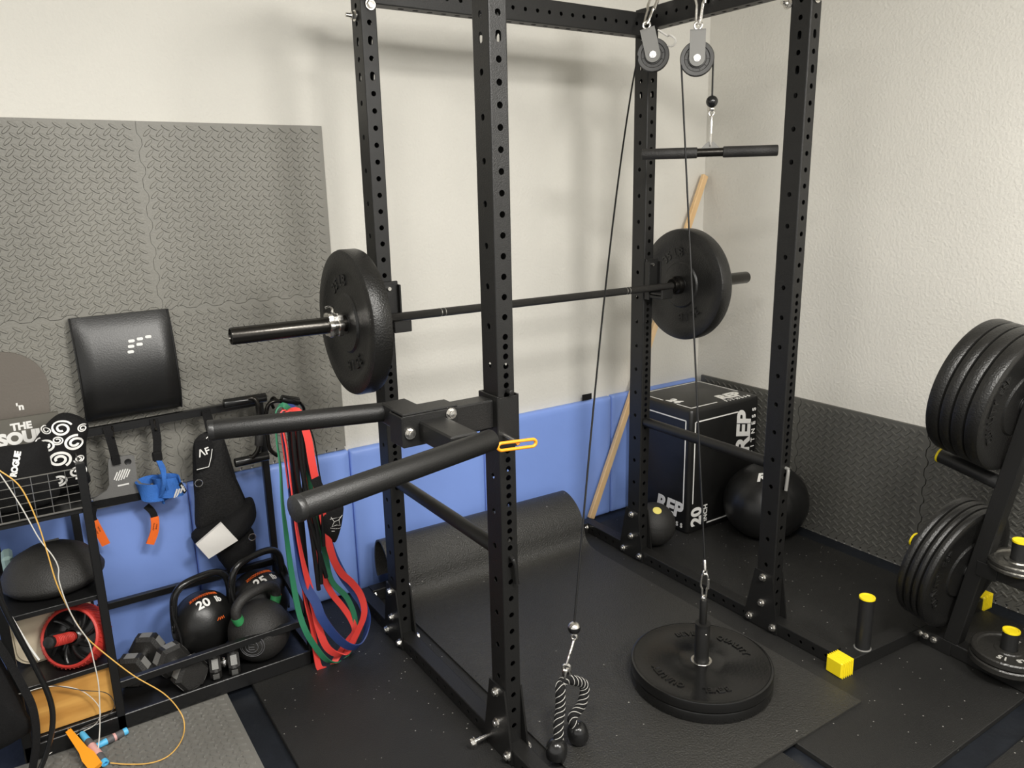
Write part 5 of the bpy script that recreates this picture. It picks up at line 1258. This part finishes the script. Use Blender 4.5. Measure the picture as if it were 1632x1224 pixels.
# ================================================================ things at the lower left
# two skipping ropes: cords and handles
ro = thing('jump_rope', 'skipping rope with an orange flat handle and thin cords coiled by the wooden box', 'skipping rope', (-1.01, .03, .01))
A_, B_ = Vector((-1.036, .086, .058)), Vector((-.985, -.070, .014)); d_ = (B_ - A_).normalized()
Mo = frame(A_, d_, Vector((1, .3, .4))); L_ = (B_ - A_).length
mb = MB(); mb.prism([(0, -.008), (L_ * .55, -.012), (L_ * .72, -.018), (L_, -.017), (L_, .017), (L_ * .72, .018), (L_ * .55, .012), (0, .008)], Mo, .014, -.007); tag(mb.build('handle', 'orange_plastic', ro), 'orange flat handle')
mb = MB(); mb.torus(A_ - d_ * .004, .006, .0018, Matrix.Rotation(pi / 2, 3, 'Y'), 16, 6); mb.build('eyelet', 'zinc', ro)
rb = thing('jump_rope', 'long yellow-orange and white skipping rope with two blue and pink handles', 'skipping rope', (-.97, .03, .01))
def skip(p, q):
    p = Vector(p); q = Vector(q); d = (q - p).normalized(); L = (q - p).length
    M = axis(p, d); mb = MB(); mb.lathe([(.0098, .040), (.0108, .044), (.0112, .062), (.0112, L - .018), (.0108, L - .013), (.0098, L - .013)], M, 24); t = tag(mb.build('handle', 'grey_grip', rb), 'blue and pink handle')
    mb = MB(); mb.lathe([(.0001, 0), (.0065, 0), (.0085, .006), (.0100, .040), (.0001, .042)], M, 24); mb.build('tip', 'sky_plastic', t)
    mb = MB(); mb.lathe([(.0113, .064), (.0117, .066), (.0117, L - .042), (.0113, L - .040)], M, 24); mb.build('sleeve', 'pink_grip', t)
    mb = MB(); mb.lathe([(.0100, L - .013), (.0108, L - .010), (.0108, L - .001), (.0092, L), (.0060, L), (.0055, L - .008), (.0001, L - .008)], M, 24); mb.build('cap', 'sky_plastic', t)
skip((-1.006, .078, .044), (-.962, -.064, .0125))
skip((-.985, .030, .0125), (-.888, .058, .0125))
def cord(par, m, r, pts, lab):
    mb = MB(); mb.tube(smooth([Vector(p) for p in pts], 8), r, 8); tag(mb.build('cord', m, par), lab)
cord(rb, 'cord_yellow', .0018, [(-1.106,0.045,0.925), (-1.083,0.045,0.8989), (-1.045,0.045,0.8445), (-1.022,0.045,0.7446), (-1.011,0.045,0.6449), (-1.002,0.044,0.5474), (-0.9838,0.043,0.4599), (-0.968,0.042,0.4033), (-0.9479,0.04,0.3527), (-0.9039,0.036,0.2809), (-0.8476,0.03,0.1991), (-0.777,0.02,0.1157), (-0.7407,0.01,0.04), (-0.7404,-0.0248,0.008), (-0.7652,-0.0841,0.0045), (-0.8058,-0.1238,0.0045), (-0.8535,-0.1249,0.0045), (-0.907,-0.095,0.0055), (-0.95,-0.0651,0.01)], 'yellow-orange cord')
cord(rb, 'cord_white', .0016, [(-1.106,0.05,0.9286), (-1.084,0.05,0.8873), (-1.051,0.048,0.7874), (-1.024,0.046,0.6894), (-0.9998,0.044,0.6306), (-0.9915,0.042,0.5929), (-0.9953,0.04,0.5565), (-0.9872,0.036,0.484), (-0.9717,0.036,0.4155), (-0.9501,0.034,0.3526), (-0.9452,0.032,0.2824), (-0.9434,0.03,0.2123), (-0.951,0.025,0.1343), (-0.9605,0.02,0.0672), (-0.9748,-0.0178,0.028)], 'pale cord')
cord(ro, 'cord_white', .0013, [(-1.195,0.085,0.2507), (-1.138,0.085,0.2273), (-1.083,0.085,0.2251), (-1.031,0.085,0.2082), (-0.9843,0.085,0.1721), (-0.9534,0.085,0.1163), (-0.9503,0.085,0.076), (-0.9707,0.085,0.05), (-1.009,0.08,0.0441), (-1.057,0.0912,0.02), (-1.095,0.0838,0.008)], 'pale cord')
cord(ro, 'cord_dark', .0013, [(-1.055,0.082,0.2237), (-0.9869,0.082,0.1791), (-0.9278,0.082,0.1462), (-0.9094,0.082,0.1039), (-0.9235,0.082,0.0749), (-0.9559,0.08,0.064), (-1,0.07,0.064), (-1.036,0.0631,0.05)], 'dark brown cord')
recentre(ro); recentre(rb)
# black strap bag hanging at the left edge
bg = thing('black_bag', 'black bag with thick piped edges hanging at the lower left corner', 'bag', (-1.22, .02, .2))
def bpt(px): return [Vector(p) for p in px]
mb = MB(); MBg = frame((-1.159,0.03,0.2995), (1, 0, 0), (0, 0, 1)); o_ = [(-.020, .235), (-.008, .120), (.012, .02), (.030, -.09), (.028, -.17), (-.20, -.17), (-.20, .235), (-.08, .25)]
puff(mb, [(p.x, p.y) for p in smooth([(x, y, 0) for x, y in o_], 4, True)][::-1], MBg, .05, 6, .0); mb.build('body', 'black_cloth', bg, 60)
mb = MB(); e1 = smooth(bpt([(-1.141,-0.02,0.6281), (-1.129,-0.02,0.5516), (-1.11,-0.02,0.4614), (-1.086,-0.02,0.3571), (-1.068,-0.02,0.2618), (-1.066,-0.02,0.1909), (-1.083,-0.02,0.1171), (-1.111,-0.02,0.0521), (-1.135,-0.02,0.0186)]), 6); mb.tube(e1, .0075, 10); mb.build('piping', 'black_gloss', bg)
mb = MB(); e2 = smooth(bpt([(-1.168,-0.01,0.4773), (-1.145,-0.01,0.3974), (-1.124,-0.01,0.3081), (-1.109,-0.01,0.2234), (-1.115,-0.01,0.1251), (-1.141,-0.01,0.025)]), 6); mb.ribbon(e2, .020, .006, (.8, .3, .2)); mb.build('strap', 'black_cloth', bg)
mb = MB(); mb.tube(smooth(bpt([(-1.123,-0.014,0.5339), (-1.106,-0.014,0.47), (-1.089,-0.014,0.4087), (-1.074,-0.014,0.3648)]), 4), .0030, 6); mb.build('white_trim', 'white_print', bg); recentre(bg)
